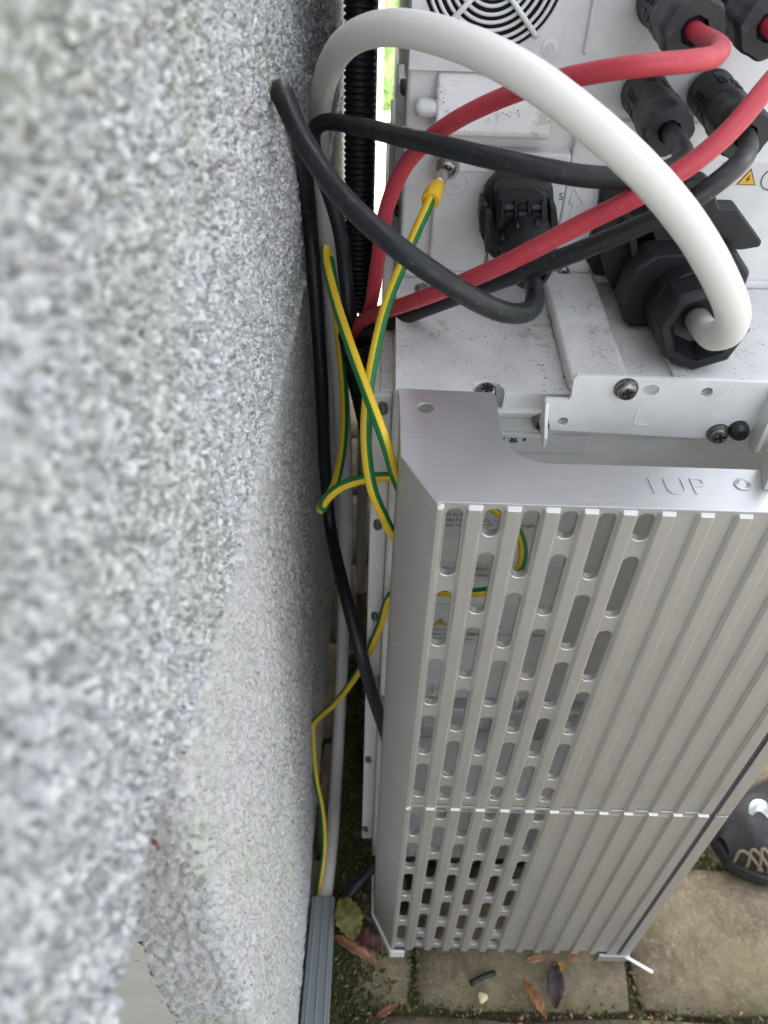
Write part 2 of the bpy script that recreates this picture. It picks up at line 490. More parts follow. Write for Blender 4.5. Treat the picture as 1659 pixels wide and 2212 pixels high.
def grid_mesh(name, X, m, parent, smooth=True):
    nv, nu = X.shape[:2]
    me = bpy.data.meshes.new(name)
    idx = np.arange(nu * nv).reshape(nv, nu)
    q = np.stack([idx[:-1, :-1], idx[:-1, 1:], idx[1:, 1:], idx[1:, :-1]], -1).reshape(-1, 4)
    me.vertices.add(nu * nv); me.vertices.foreach_set('co', X.reshape(-1).astype(np.float32))
    me.loops.add(q.size); me.loops.foreach_set('vertex_index', q.reshape(-1).astype(np.int32))
    me.polygons.add(len(q)); me.polygons.foreach_set('loop_start', np.arange(0, q.size, 4, dtype=np.int32))
    me.materials.append(m); me.update(calc_edges=True)
    if smooth: me.polygons.foreach_set('use_smooth', np.ones(len(q), bool))
    o = bpy.data.objects.new(name, me); COL.objects.link(o); o.parent = parent
    return o
wall = thing('house_wall', 'rough grey white rendered house wall filling the left of the photo', 'wall', (0, 0, 0))
CY = np.array([-.40, -.216, -.187, -.1716, -.155, -.1304, -.066, .0156, .224, .6, 1.1])
CZ = np.array([.049, .049, .052, .053, .047, .0343, .0221, .0133, -.013, -.05, -.09])
crack = lambda y: np.interp(y, CY, CZ)
def graded(a, b, s0, s1):
    out = [a]; 
    while out[-1] < b:
        t = (out[-1] - a) / (b - a); out.append(out[-1] + s0 + (s1 - s0) * t)
    out[-1] = b; return np.array(out)
def grains(P, seed, f):
    n1 = fbm(P, f, seed, 2); n2 = fbm(P, f * 2.3, seed + 5, 3); n3 = fbm(P, f * .35, seed + 9, 2)
    g = np.clip((n1 - .38) / .24, 0, 1)
    return g * .55 + (1 - np.abs(n2 * 2 - 1)) * .45 + (n3 - .5) * .45
XW = -.0765
ys = np.concatenate([graded(-.27, .12, .00062, .0009), graded(.12, 1.06, .0011, .0060)[1:]])
ts = np.concatenate([np.linspace(0, .30, 390), graded(.30, .62, .0013, .006)[1:]])
Yg, Tg = np.meshgrid(ys, ts)
edge_n = (fbm(np.stack([ys, ys * 0], 1), 90, 3, 3) - .5) * .008
Zg = crack(Yg) + edge_n[None, :] * np.exp(-Tg / .02) + Tg
h = grains(np.stack([Yg.ravel(), Zg.ravel()], 1), 21, 430).reshape(Yg.shape)
Xg = XW - .0034 + h * .0058 * (1 - .25 * np.clip(Yg, 0, 1))
Xg -= .004 * np.exp(-Tg / .0012)
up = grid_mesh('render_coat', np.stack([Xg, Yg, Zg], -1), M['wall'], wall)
# underside lip of the upper coat, turning back into the wall
lip = np.stack([np.stack([Xg[0] - d, Yg[0], Zg[0] + (fbm(np.stack([Yg[0], Yg[0] * 0 + d], 1), 300, 8, 2) - .5) * .002], -1) for d in (0, .002, .004, .01, .03, .2)], 0)
grid_mesh('lower_edge', lip, M['plinth'], wall)
# plinth with its rounded outside corner, then the niche reveal
CYN = -.1475
R_ = .007
us = np.concatenate([-graded(0, .16, .0011, .003)[::-1], graded(0, .27, .0009, .0012)[1:], .27 + graded(0, .93, .0013, .006)[1:]])
zs = np.concatenate([graded(GZ - .02, .0, .0021, .0011)])
def prof(u):
    # arc-length profile round the corner in (x, y)
    X = np.zeros_like(u); Y = np.zeros_like(u); NX = np.zeros_like(u); NY = np.zeros_like(u)
    L = R_ * math.pi / 2; xs = -.0785
    a = u < 0; X[a] = xs - R_ + u[a]; Y[a] = CYN; NY[a] = -1
    b = (u >= 0) & (u < L); th = u[b] / R_; X[b] = xs - R_ + R_ * np.sin(th); Y[b] = CYN + R_ - R_ * np.cos(th); NX[b] = np.sin(th); NY[b] = -np.cos(th)
    c = u >= L; X[c] = xs; Y[c] = CYN + R_ + u[c] - L; NX[c] = 1
    return X, Y, NX, NY
px, py_, nx_, ny_ = prof(us)
topz = crack(py_) + .012
S = np.linspace(0, 1, 560)
S = 1 - (1 - S) ** 1.0
Ug = np.repeat(us[None, :], len(S), 0)
Zp = (GZ - .02) + (topz[None, :] - (GZ - .02)) * S[:, None]
hp = grains(np.stack([Ug.ravel(), Zp.ravel()], 1), 61, 420).reshape(Ug.shape)
amp = np.where(us[None, :] < -.036 - (fbm(np.stack([Zp.ravel(), Zp.ravel() * 0], 1), 60, 4, 3).reshape(Zp.shape) - .5) * .02, .0004, .0046)
hh = (hp - .5) * amp
# long soft bulges of the hand-floated coat
hh += (fbm(np.stack([Ug.ravel() * .6, Zp.ravel()], 1), 14, 91, 2).reshape(Ug.shape) - .5) * .0025
led = .0042 * np.exp(-np.clip(crack(py_)[None, :] - .0015 - Zp, 0, 1) / .009) * (Zp < crack(py_)[None, :] + .001) * (us[None, :] > R_)
hh = hh + led
PX = px[None, :] + nx_[None, :] * hh; PY = py_[None, :] + ny_[None, :] * hh
pl = grid_mesh('plinth', np.stack([PX, PY, Zp], -1), M['plinth'], wall)
# smooth plaster set back on the niche side
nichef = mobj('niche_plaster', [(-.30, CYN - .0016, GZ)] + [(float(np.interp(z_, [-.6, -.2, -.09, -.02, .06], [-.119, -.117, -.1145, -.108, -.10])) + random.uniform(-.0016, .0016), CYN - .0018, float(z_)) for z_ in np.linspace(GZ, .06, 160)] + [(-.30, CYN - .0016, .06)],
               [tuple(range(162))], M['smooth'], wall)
box('wall_core', -3, -.084, CYN + .010, 1.052, GZ, .02, M['plinth'], wall, bevel=0)
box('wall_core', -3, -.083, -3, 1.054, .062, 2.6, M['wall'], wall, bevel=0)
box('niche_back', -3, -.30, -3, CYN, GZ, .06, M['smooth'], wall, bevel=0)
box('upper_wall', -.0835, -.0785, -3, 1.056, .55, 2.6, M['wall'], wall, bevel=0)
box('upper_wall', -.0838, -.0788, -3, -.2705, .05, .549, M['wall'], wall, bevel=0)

# ------------------------------------------------------------------ covers (extruded aluminium with slotted, ribbed front)
P = .01757
HC = .2945
def rrect(cx, z0, z1, wd, n=10):
    r = wd / 2; L = []
    for i in range(n + 1): a = math.pi * i / n; L.append((cx + r * math.cos(a), z1 - r + r * math.sin(a)))
    for i in range(n + 1): a = math.pi + math.pi * i / n; L.append((cx + r * math.cos(a), z0 + r + r * math.sin(a)))
    return L
XR = .2334
def make_cover(zt, label, top_plate):
    t = thing('ribbed_cover', label, 'cover', (.11, .03, zt - HC), 'aluminium covers of the battery stack')
    yr, th = .0026, .0048
    rib_l = [.0179 + P * i for i in range(12)]
    rw = .0087
    edges = [(.0049, .0088)] + [(x, x + rw) for x in rib_l[:-1]] + [(rib_l[11], .2202)]
    # recessed front sheet with all slots
    holes = []
    for k in range(6):
        x0 = edges[k][1]; x1 = edges[k + 1][0]; cx = (x0 + x1) / 2 + .0001
        if k % 2 == 0: sl = [(-.0045 - .05825 * i, -.0510 - .05825 * i) for i in range(5)]
        else: sl = [(-.0042, -.0223)] + [(-.0335 - .05825 * i, -.0803 - .05825 * i) for i in range(4)] + [(-.2663, -.2865)]
        for a, b in sl: holes.append(rrect(cx, b, a, .0080))
    ft = -.0012
    plate('front_panel', [(.0052, -HC), (.2236, -HC), (.2236, ft), (.0052, ft)], holes, (0, yr, zt), (1, 0, 0), (0, 0, 1), (0, 1, 0), th, M['alu'], t, bevel=.00035, seg=1)
    for i, (a, b) in enumerate(edges):
        first, last = i == 0, i == len(edges) - 1
        bl = 0 if first else .0013; br = 0 if last else .0013
        yf = .0002 if not first else .0002
        tz = -.0011; tb = .0016
        vs = []
        for z, inset, y in ((-HC, 0, 0), (tz - tb, 0, 0), (tz, 1, 0)):
            pass
        z0, z1, z2 = zt - HC, zt - .0030, zt - .0012
        A = [(a, yr - .00005), (a + bl, 0), (b - br, 0), (b, yr - .00005)]
        vs = [(x, y, z0) for x, y in A] + [(x, y, z1) for x, y in A] + [(a, yr - .00005, z2), (a + bl + .0001, yr - .0006, z2), (b - br - .0001, yr - .0006, z2), (b, yr - .00005, z2)]
        fs = []
        for l in (0, 4):
            for q in range(3): fs.append((l + q, l + q + 1, l + q + 5, l + q + 4))
            fs.append((l + 3, l, l + 4, l + 7))
        fs += [(0, 3, 2, 1), (8, 9, 10, 11)]
        mobj('rib', vs, fs, M['alu'], t, bevel=.0003, seg=2, ang=20)
    # dark trim line and plain right border
    mobj('trim_strip', *box_vf(.2203, .2240, .0012, .0025, zt - HC, zt - .0012), M['alu_dark'], t)
    box('border', .2241, XR, 0, .0056, zt - HC, zt - .0012, M['alu'], t, bevel=.0003)
    # chamfered returns and side sheets on both ends
    prof_l = [(.0049, .0004), (-.0116, .0326), (-.0122, .062), (-.0102, .062), (-.0096, .0331), (.0066, .0015)]
    plate('side_return', [(x, y) for x, y in prof_l], [], (0, 0, zt - HC), (1, 0, 0), (0, 1, 0), (0, 0, 1), HC - .0002, M['alu'], t, bevel=.0002, seg=1)
    prof_r = [(XR + .0001, .0004), (XR + .0165, .0326), (XR + .017, .062), (XR + .015, .062), (XR + .0145, .0331), (XR - .0014, .0030)]
    plate('side_return', prof_r, [], (0, 0, zt - HC), (1, 0, 0), (0, 1, 0), (0, 0, 1), HC - .0002, M['alu'], t, bevel=.0002, seg=1)
    if top_plate:
        pts = [(.0051, .0020), (-.0113, .0327), (-.0126, .0874), (.0345, .0862), (.0372, .0853), (.0383, .0825), (.0383, .0600), (.0386, .0495), (.0402, .0435), (.0429, .0391), (.0455, .0360), (.0488, .0338), (.0530, .0318), (.0572, .0308), (.0636, .0306)]
        pts += [(.0843, .0309), (.150, .0309), (.185, .0300), (.194, .036), (.196, .082), (.2495, .086), (.2490, .032), (XR, .0012)]
        hc = at(919, 881, z=0)
        hole = [(hc.x + .0041 * math.cos(a * math.pi / 12), hc.y + .0041 * math.sin(a * math.pi / 12)) for a in range(24)]
        tp = plate('top_flange', pts, [hole], (0, 0, zt - .0026), (1, 0, 0), (0, 1, 0), (0, 0, 1), .0026, M['alu_top'], t, bevel=.00045, seg=2)
        # "1 UP" stamped proud in the flange
        a0 = at(1385, 1066, z=0); a1 = at(1530, 1072, z=0)
        ux = (a1 - a0)
        txt('lettering', '1', at(1396, 1067, z=zt + .0001), ux, (-.14, 1, 0), .0165, M['alu_top'], tp, ext=.0004, bold=-.0003)
        txt('lettering', 'UP', at(1440, 1069, z=zt + .0001), ux, (-.14, 1, 0), .0165, M['alu_top'], tp, ext=.0004, bold=-.0003, space=1.1)
        lathe('rivet', at(1604, 1047, z=zt + .0001), (0, 0, 1), [(0, .0040), (.0005, .0040), (.0008, .003), (.0002, .0024), (-.0002, .001)], M['alu_top'], tp, n=20)
    else:
        plate('top_flange', [(.0052, .0022), (-.0108, .0327), (-.0114, .060), (.20, .060), (XR - .001, .03), (XR - .001, .0022)], [], (0, 0, zt - .0085), (1, 0, 0), (0, 1, 0), (0, 0, 1), .0008, M['alu'], t)
    return t
make_cover(0, 'upper ribbed silver aluminium cover with slots and a flat stamped top flange', True)
make_cover(-.2957, 'lower ribbed silver aluminium cover with slots, its foot near the mossy pavers', False)
# plinth foot under the covers
ft = thing('stack_base', 'low silver metal base with chamfered corner under the lower cover, on the pavers', 'base', (.1, .06, GZ))
zt = -.5915
plate('base_skirt', [(.0045, -.0018), (-.0142, .0322), (-.0150, .075), (-.0128, .075), (-.0122, .0330), (.0060, .0004), (.018, .0004), (.018, -.0018)], [], (0, 0, GZ), (1, 0, 0), (0, 1, 0), (0, 0, 1), zt - GZ, M['white_bright'], ft, bevel=.0003, seg=1)
plate('base_skirt', [(.205, -.001), (.2345, -.001), (.2345, .05), (.2325, .05), (.2325, .0015), (.205, .0015)], [], (0, 0, GZ), (1, 0, 0), (0, 1, 0), (0, 0, 1), zt - GZ, M['alu'], ft, bevel=.0003, seg=1)
box('base_frame', -.006, .228, .30, .32, GZ, zt, M['white'], ft)
for x in (.02, .2): lathe('foot', (x, .045, GZ), (0, 0, 1), [(0, .010), (.006, .010), (.008, .005), (.014, .005)], M['black_plastic'], ft, n=16)

# ------------------------------------------------------------------ screws
def screw(parent, c, r, m, ax=(0, -1, 0), washer=0, cross='phillips', h=None, label=None):
    h = h or r * .55; c = Vector(c); u, v, a = frame(ax)
    pr = []
    if washer:
        pr += [(0, r * 1.22), (r * .16, r * 1.22), (r * .18, r * 1.02), (r * .24, r * 1.02), (r * .26, r * 1.16), (r * .44, r * 1.14), (r * .46, r * .95)]
        c0 = r * .5
    else: pr += [(0, r)]; c0 = 0
    pr += [(c0 + h * .35, r), (c0 + h * .75, r * .9), (c0 + h, r * .62), (c0 + h, r * .5)]
    s = lathe('screw', c, a, pr, m, parent, n=28)
    # recess
    d = c + a * (c0 + h)
    vs = []; fs = []
    arms = 4 if cross == 'phillips' else 6
    wdt = .16 if cross == 'phillips' else .26
    L = []
    for i in range(arms):
        t = 2 * math.pi * i / arms + .35
        e = Vector((math.cos(t), math.sin(t), 0)); p = Vector((-math.sin(t), math.cos(t), 0))
        q = [e * .62 - p * wdt * .8, e * .62 + p * wdt * .8]
        t2 = t + math.pi / arms
        q.append(Vector((math.cos(t2), math.sin(t2), 0)) * (wdt * 1.25 if arms == 4 else .34))
        L += q
    pts = [d + (u * q.x + v * q.y) * r + a * (r * .03) for q in L]
    vs = [d + a * (r * .02)] + pts
    fs = [(0, i, i % len(pts) + 1) for i in range(1, len(pts) + 1)]
    mobj('drive_recess', vs, fs, M['deep_black'], s)
    return s

# ------------------------------------------------------------------ battery modules
def battery(z1, z0, label, top):
    b = thing('battery_module', label, 'battery', (.11, .35, z0), 'battery modules in the stack')
    y0, y1 = .0865, .85
    box('housing', -.0150, .245, y0, y1, z0, z1 - .012, M['white'], b, bevel=.002)
    # front-edge flanges on the left side, showing past the cover
    box('side_flange', -.0262, -.0152, y0 + .016, y0 + .06, z0 + .004, z1 - .016, M['white_bright'], b, bevel=.0015)
    return b
bat = battery(0, -.29, 'upper white battery module behind the slotted cover, dirt on its top', True)
bat2 = battery(-.2945, -.585, 'lower white battery module seen only through the slots of the lower cover', False)
# the dirty top deck of the upper module
deck = plate('top_deck', [(-.0142, .0868), (.0262, .0868), (.0264, .0900), (.0282, .0938), (.0312, .0960), (.0346, .0967), (.0380, .0960), (.0410, .0938), (.0428, .0900), (.0432, .0868), (.246, .0868), (.246, .845), (-.0142, .845)],
             [], (0, 0, -.0145), (1, 0, 0), (0, 1, 0), (0, 0, 1), .0145, M['white_dirty'], bat, bevel=.0016, seg=3)
box('side_rail', -.0225, -.0146, .105, .52, -.28, -.0142, M['white_dirty'], bat, bevel=.0012)
# raised strip and shallow rib on the deck
e0 = at(1240, 838, z=.0085).x; e1 = at(1367, 811, z=.0085).x
mobj('raised_strip', *box_vf(e0 - .0005, e1 - .002, .0895, .2045, .0002, .0085), M['white_dirty'], bat, bevel=.0022, seg=3)
mobj('raised_strip', *box_vf(e1 + .026, e1 + .034, .0895, .19, .0002, .0016), M['white_dirty'], bat, bevel=.0008)
# torx screw at the notch
screw(bat, at(1053, 836, z=-.001) + Vector((0, .0010, -.0040)), .0052, M['steel'], ax=(0, -.30, 1), cross='torx', h=.0036)
# front ledge, recess and label under the deck
yf = .0863
a = at(1080, 885, y=yf); 
mobj('front_ledge', *box_vf(.030, .072, yf - .003, yf + .001, -.0125, -.0100), M['white'], bat, bevel=.0006)
zr1 = at(1120, 897, y=yf).z; zr0 = at(1120, 932, y=yf).z
xr = at(1172, 915, y=yf).x
plate('recess_frame', [(.025, zr0 - .003), (xr + .006, zr0 - .003), (xr + .006, zr1 + .003), (.025, zr1 + .003)], [rrect((.03 + xr) / 2, zr0, zr1, .001) and [(.028, zr0), (xr - .001, zr0), (xr, zr0 + .001), (xr, zr1 - .001), (xr - .001, zr1), (.028, zr1)]],
      (0, yf - .0022, 0), (1, 0, 0), (0, 0, 1), (0, 1, 0), .0022, M['white'], bat, bevel=.0005)
zl1 = at(1120, 934, y=yf - .001).z; zl0 = at(1150, 976, y=yf - .001).z
xl1 = at(1262, 975, y=yf - .001).x
lp = box('nameplate', .012, xl1, yf - .0016, yf + .001, zl0, zl1 - .001, M['label'], bat, bevel=.0003)
def face_txt(s, px, py, size, m=None, y=None, parent=None, **kw):
    return txt('lettering', s, at(px, py, y=(y or yf) - .0019), (1, 0, 0), (0, 0, 1), size, m or M['ink'], parent or lp, ext=.00005, **kw)
rt = face_txt('rgY', 1082, 951, .0062, space=1.1, bold=.00008); rt.scale = (1.7, .95, 1)
# label sheets and their print, read through the slots
def sheet(parent, px0, py0, px1, py1, y=.0850):
    A = at(px0, py0, y=y); B = at(px1, py1, y=y)
    return box('label_sheet', A.x, B.x, y, y + .0012, B.z, A.z, M['label'], parent, bevel=.0002)
s1 = sheet(bat, 950, 1085, 1240, 1168)
for s, px_, py_2, sz in (('MADE IN CHINA', 942, 1113, .0033), ('Sigenergy Technology Co., Ltd.', 933, 1124, .0034), ('Address: No.', 938, 1136, .0034), ('n Rd., Lingang, Shanghai,', 1042, 1136, .0034)):
    face_txt(s, px_, py_2, sz, y=.0852, parent=s1)
s2 = sheet(bat, 930, 1215, 1200, 1262)
face_txt('S/N:', 955, 1230, .0032, M['ink_soft'], .0852, s2)
face_txt('10B2213', 1014, 1232, .0040, M['ink_soft'], .0852, s2)
face_txt('11300652', 1016, 1246, .0040, M['ink_soft'], .0852, s2)
s3 = sheet(bat, 905, 1305, 1210, 1400)
def tri(parent, px_, py_2, s, y, m1=M['yellow_sign'], bolt=True):
    c = at(px_, py_2, y=y)
    def T(k_, yy, m): return mobj('warning_sign', [(c.x - s * k_, yy, c.z - s * .55 * k_), (c.x + s * k_, yy, c.z - s * .55 * k_), (c.x, yy, c.z + s * 1.15 * k_)], [(0, 1, 2)], m, parent)
    T(1, y, M['ink']); T(.84, y - .00015, m1)
    if bolt:
        q = [(.12, .62), (-.26, -.02), (-.02, .02), (-.12, -.42), (.26, .18), (.04, .14), (.2, .62)]
        mobj('bolt_symbol', [(c.x + s * .8 * a, y - .0003, c.z + s * .8 * b) for a, b in q], [(0, 1, 2, 3, 4, 5, 6)], M['ink'], parent)
tri(s3, 951, 1346, .0046, .0847); tri(s3, 1071, 1352, .0046, .0847); tri(s3, 1120, 1354, .0046, .0847)
face_txt('CAUTION', 934, 1362, .0034, M['ink_soft'], .0852, s3)
face_txt('Read the manual before', 934, 1371, .0034, M['ink_soft'], .0852, s3)
face_txt('operating the battery', 932, 1380, .0034, M['ink_soft'], .0852, s3)
face_txt('Heavy parts. Use care', 1010, 1371, .0034, M['ink_soft'], .0852, s3)
face_txt('battery', 1150, 1375, .0034, M['ink_soft'], .0852, s3)
# bosses and clips on the lower part of the front face
for i, (qx, qy) in enumerate(((955, 1490), (1100, 1510), (960, 1590), (1020, 1560), (1180, 1600))):
    c = at(qx, qy, y=.085)
    lathe('boss', c + Vector((0, .002, 0)), (0, -1, 0), [(0, .008), (.006, .007), (.006, .004), (.003, .0038)], M['white'], bat, n=20)
for zz in (-.33, -.40, -.50, -.56):
    for xx in (.02, .075, .12):
        box('clip', xx, xx + .018, .078, .0870, zz, zz + .012, M['white'], bat2)
s4 = box('label_sheet', .004, .08, .0846, .0858, -.385, -.335, M['label'], bat2, bevel=.0002)
txt('lettering', 'WARNING\nhigh voltage\nisolate before', (.008, .0844, -.347), (1, 0, 0), (0, 0, 1), .005, M['ink_soft'], s4)
# oval side screws down the left flange
for qx, qy in ((826, 882), (815, 1133), (809, 1331), (795, 1640), (789, 1790)):
    c = at(qx, qy, y=.1018)
    pr = bat if qy < 1500 else bat2
    lathe('screw', c + Vector((0, .0006, 0)), (-.85, -.5, .1), [(-.001, .0042), (.0012, .0042), (.0020, .0034), (.0022, .002)], M['steel'], pr, n=20)

# ------------------------------------------------------------------ mounting bracket
br = thing('mounting_bracket', 'white steel mounting bracket with screws and holes above the aluminium flange', 'bracket', (.12, .08, 0))
yb = .0770
q = lambda px_, py_2: (lambda v_: (v_.x, v_.z))(at(px_, py_2, y=yb))
outer = [q(1180, 862), q(1228, 864), q(1234, 858), q(1240, 818), q(1248, 812), q(1664, 827), q(1674, 838), q(1674, 957), q(1600, 952), q(1188, 929)]
def circ(px_, py_2, r, sx=1, n=18):
    c = at(px_, py_2, y=yb); return [(c.x + r * sx * math.cos(2 * math.pi * i / n), c.z + r * math.sin(2 * math.pi * i / n)) for i in range(n)]
bp = plate('bracket_plate', outer, [circ(1406, 843, .0034, 1.25), circ(1527, 848, .0030), circ(1216, 911, .0028)], (0, yb, 0), (1, 0, 0), (0, 0, 1), (0, 1, 0), .0022, M['white_bright'], br, bevel=.0007, seg=2)
for qx, qy in ((1527, 848), (1216, 911)):
    c = at(qx, qy, y=yb + .0024)
    lathe('threaded_insert', c, (0, 1, 0), [(0, .0034), (.004, .0034), (.004, .0022), (.0002, .0022)], M['steel_tube'], bp, n=20)
# tabs bent towards the viewer
def tab(x, pts, dx=.002):
    return plate('tab', pts, [], (x, 0, 0), (0, 1, 0), (0, 0, 1), (1, 0, 0), dx, M['white_bright'], br, bevel=.0005)
xt = at(1180, 865, y=yb).x
zt1 = at(1180, 862, y=yb).z; zt0 = at(1188, 929, y=yb).z
tab(xt - .0012, [(yb + .001, zt1), (yb - .004, zt1), (yb - .0155, zt1 - .0135), (yb - .0155, zt0 + .001), (yb + .001, zt0 + .004)])
xt2 = at(1664, 830, y=yb).x
zz1 = at(1640, 826, y=yb).z; zz0 = at(1640, 955, y=yb).z
tab(xt2 + .001, [(yb + .001, zz1), (yb - .004, zz1 - .002), (yb - .011, zz1 - .010), (yb - .011, zz0 + .002), (yb - .009, zz0 - .001), (yb + .001, zz0)], .0024)
box('spacer', at(1246, 815, y=yb).x, .18, yb + .002, .0868, .0048, .0070, M['white_bright'], br, bevel=.0004)
# pressed corner mark on the plate
c0 = at(1377, 880, y=yb); c1 = at(1372, 915, y=yb); c2 = at(1402, 916, y=yb)
box('pressed_mark', c0.x, c0.x + .0012, yb - .0003, yb + .0004, c1.z, c0.z, M['white_bright'], bp, bevel=.0002)
box('pressed_mark', c1.x, c2.x, yb - .0003, yb + .0004, c1.z - .0014, c1.z, M['white_bright'], bp, bevel=.0002)
screw(br, at(1352, 838, y=yb), .0050, M['steel'], washer=1, h=.0026)
screw(br, at(1550, 934, y=yb), .0048, M['steel'], washer=1, h=.0026)
screw(br, at(1594, 925, y=yb), .0052, M['steel_dark'], washer=0, h=.0064, cross='torx')
screw(bat, at(1170, 908, y=.084) + Vector((0, .002, 0)), .0056, M['steel'], h=.0068, cross='torx')
# second bracket end poking up at the right edge, by the flange
tb = thing('edge_bracket', 'grey upright plate end at the right edge of the photo beside the flange', 'bracket', (.16, .03, 0))
A = at(1645, 1050, z=.0)
plate('tab', [(-.004, 0), (.014, 0), (.016, .008), (.010, .0125), (-.001, .0120), (-.004, .008)], [], (A.x + .0005, A.y + .001, .0001), (.25, 1, 0), (0, 0, 1), (1, 0, 0), .0035, M['alu'], tb, bevel=.0006)

# ------------------------------------------------------------------ inverter
inv = thing('inverter', 'white weathered inverter housing with fan grille and cable ports, standing on the battery', 'inverter', (.11, .3, 0))
YI = .212
xl = at(874, 300, y=YI).x
body = box('housing', xl, .262, YI, .84, .0012, .42, M['white'], inv, bevel=.002)
# fan plate
YF = YI - .0045
def zz(px_, py_2, y): return at(px_, py_2, y=y)
A = [zz(884, 152, YF), zz(1168, 160, YF), zz(1206, 122, YF), zz(1240, -10, YF)]
zt_, ctr = .235, at(1068, -59, y=YF)
FR = abs(at(1068, 106, y=YF).z - ctr.z) * 1.045
outer = [(xl + .0003, A[0].z), (A[1].x, A[1].z), (A[2].x, A[2].z), (A[3].x - .0002, A[3].z), (A[3].x + .0012, .24), (xl + .0003, .24)]
hole = [(ctr.x + FR * math.cos(2 * math.pi * i / 64), ctr.z + FR * math.sin(2 * math.pi * i / 64)) for i in range(64)]
fp = plate('fan_plate', outer, [hole], (0, YF, 0), (1, 0, 0), (0, 0, 1), (0, 1, 0), .0044, M['white'], inv, bevel=.0009, seg=2)
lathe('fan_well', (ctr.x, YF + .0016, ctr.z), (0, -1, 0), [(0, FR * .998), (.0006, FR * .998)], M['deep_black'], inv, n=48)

for i, rr in enumerate((.0035, .007, .0105, .0140, .0178, .0213, .0249, .0288, .0322)):
    if rr > FR: break
    C = [Vector((ctr.x + rr * math.cos(2 * math.pi * k_ / 72), YF - .0012, ctr.z + rr * math.sin(2 * math.pi * k_ / 72))) for k_ in range(73)]
    vs, fs = tube_vf(C, .00095, 8)
    mobj('grille_ring', vs, fs, M['white_bright'], fp, smooth=True)
for a_ in (-47, -133, 43, 137):
    a_ = math.radians(a_)
    d = Vector((math.cos(a_), 0, math.sin(a_)))
    c = Vector((ctr.x, YF - .0028, ctr.z))
    vs, fs = tube_vf([c + d * .004, c + d * (FR * .6), c + d * (FR * .98), c + d * (FR * 1.04) + Vector((0, .0015, 0))], .0014, 10)
    mobj('grille_spoke', vs, fs, M['white_bright'], fp, smooth=True)
cc = at(1188, 103, y=YF)
lathe('screw', cc, (0, -1, 0), [(0, .0042), (.0006, .0042), (.0007, .0033)], M['white_bright'], fp, n=24)
lathe('rivet', cc + Vector((0, -.0005, 0)), (0, -1, 0), [(0, .0026), (.0006, .0024)], M['label'], fp, n=20)
cc = at(1127, 128, y=YI)
lathe('screw', at(1060, 240, y=YI) * 0 + at(1128, 131, y=YF), (0, -1, 0), [(0, .0034), (.001, .0030)], M['steel'], fp, n=20)
# vertical seam rib right of the fan
a = at(1281, 0, y=YI - .002); b = at(1270, 117, y=YI - .002)
box('seam_rib', a.x, a.x + .0022, YI - .0025, YI, b.z, .30, M['white'], inv, bevel=.0009)
# speckled sloped housing bump below the fan
xA = at(942, 250, y=YI - .016).x; xB = at(1190, 280, y=YI - .016).x
def zat(px_, py_2, y): return at(px_, py_2, y=y).z
yl = YI - .018
top = [(YI, zat(1000, 150, YI)), (YI - .003, zat(1000, 162, YI - .003)), (yl, zat(1100, 286, yl)), (yl, zat(1100, 300, yl)), (yl + .006, zat(1100, 306, yl)), (YI, zat(1100, 306, yl))]
mobj_pts = [(xA, y, z) for y, z in top] + [(xB, y, z) for y, z in top]
n_ = len(top)
bump = mobj('sloped_hood', mobj_pts, [tuple(range(n_)), tuple(range(2 * n_ - 1, n_ - 1, -1))] + [(i, (i + 1) % n_, n_ + (i + 1) % n_, n_ + i) for i in range(n_)], M['white_dirty'], inv, bevel=.0022, seg=3)
# small round boss left of it
c = at(895, 238, y=YI - .008)
box('boss', c.x, xA + .002, YI - .012, YI, zat(900, 258, YI - .012), zat(900, 222, YI - .012), M['white'], inv, bevel=.004, seg=4)
# lower front boxes: left port panel, right port panel
def pbox(name, px0, py0, px1, py1, y, m=None, bevel=.0015, depth=None, parent=inv):
    a = at(px0, (py0 + py1) / 2, y=y).x; b = at(px1, (py0 + py1) / 2, y=y).x
    t = at((px0 + px1) / 2, py0, y=y).z; u = at((px0 + px1) / 2, py1, y=y).z
    return box(name, a, b, y, depth or YI + .001, u, t, m or M['white'], parent, bevel=bevel, seg=3)
pbox('port_panel', 935, 318, 1062, 588, YI - .005)
pbox('port_panel', 1068, 330, 1212, 592, YI - .009)
pbox('port_panel', 1216, 300, 1306, 592, YI - .0065)
pbox('stud_plate', 985, 338, 1058, 372, YI - .0062, M['white_bright'], .0004, YI - .0048)
pbox('port_panel', 1235, 266, 1760, 602, YI - .0035, bevel=.001)
# foot rim at deck level
box('base_rim', xl + .001, .255, YI - .0072, YI, .0002, .0052, M['white_dirty'], inv, bevel=.0014, seg=3)
# embossed letters and symbols
txt('embossed_lettering', 'COM', at(988, 502, y=YI - .0051), (1, 0, 0), (0, 0, 1), .0072, M['white'], inv, ext=.0003, bold=.0001)
c = at(984, 396, y=YI - .0051)
ring = [Vector((c.x + .0068 * math.cos(t * math.pi / 16), c.y, c.z + .0068 * math.sin(t * math.pi / 16))) for t in range(33)]
vs, fs = tube_vf(ring, .00035, 6); mobj('earth_symbol', vs, fs, M['white'], inv, smooth=True)
for w_, dz in ((.0036, -.001), (.0024, -.0022), (.0011, -.0034)): box('earth_symbol', c.x - w_, c.x + w_, c.y - .0003, c.y, c.z + dz - .0003, c.z + dz + .0003, M['white'], inv, bevel=0)
box('earth_symbol', c.x - .0003, c.x + .0003, c.y - .0003, c.y, c.z - .001, c.z + .004, M['white'], inv, bevel=0)
yy = YI - .0068
AR = [(1240, 405), (1259, 440), (1249, 441), (1237, 492), (1226, 491), (1239, 441), (1229, 440)]
arp = [at(a_, b_, y=yy) for a_, b_ in AR]
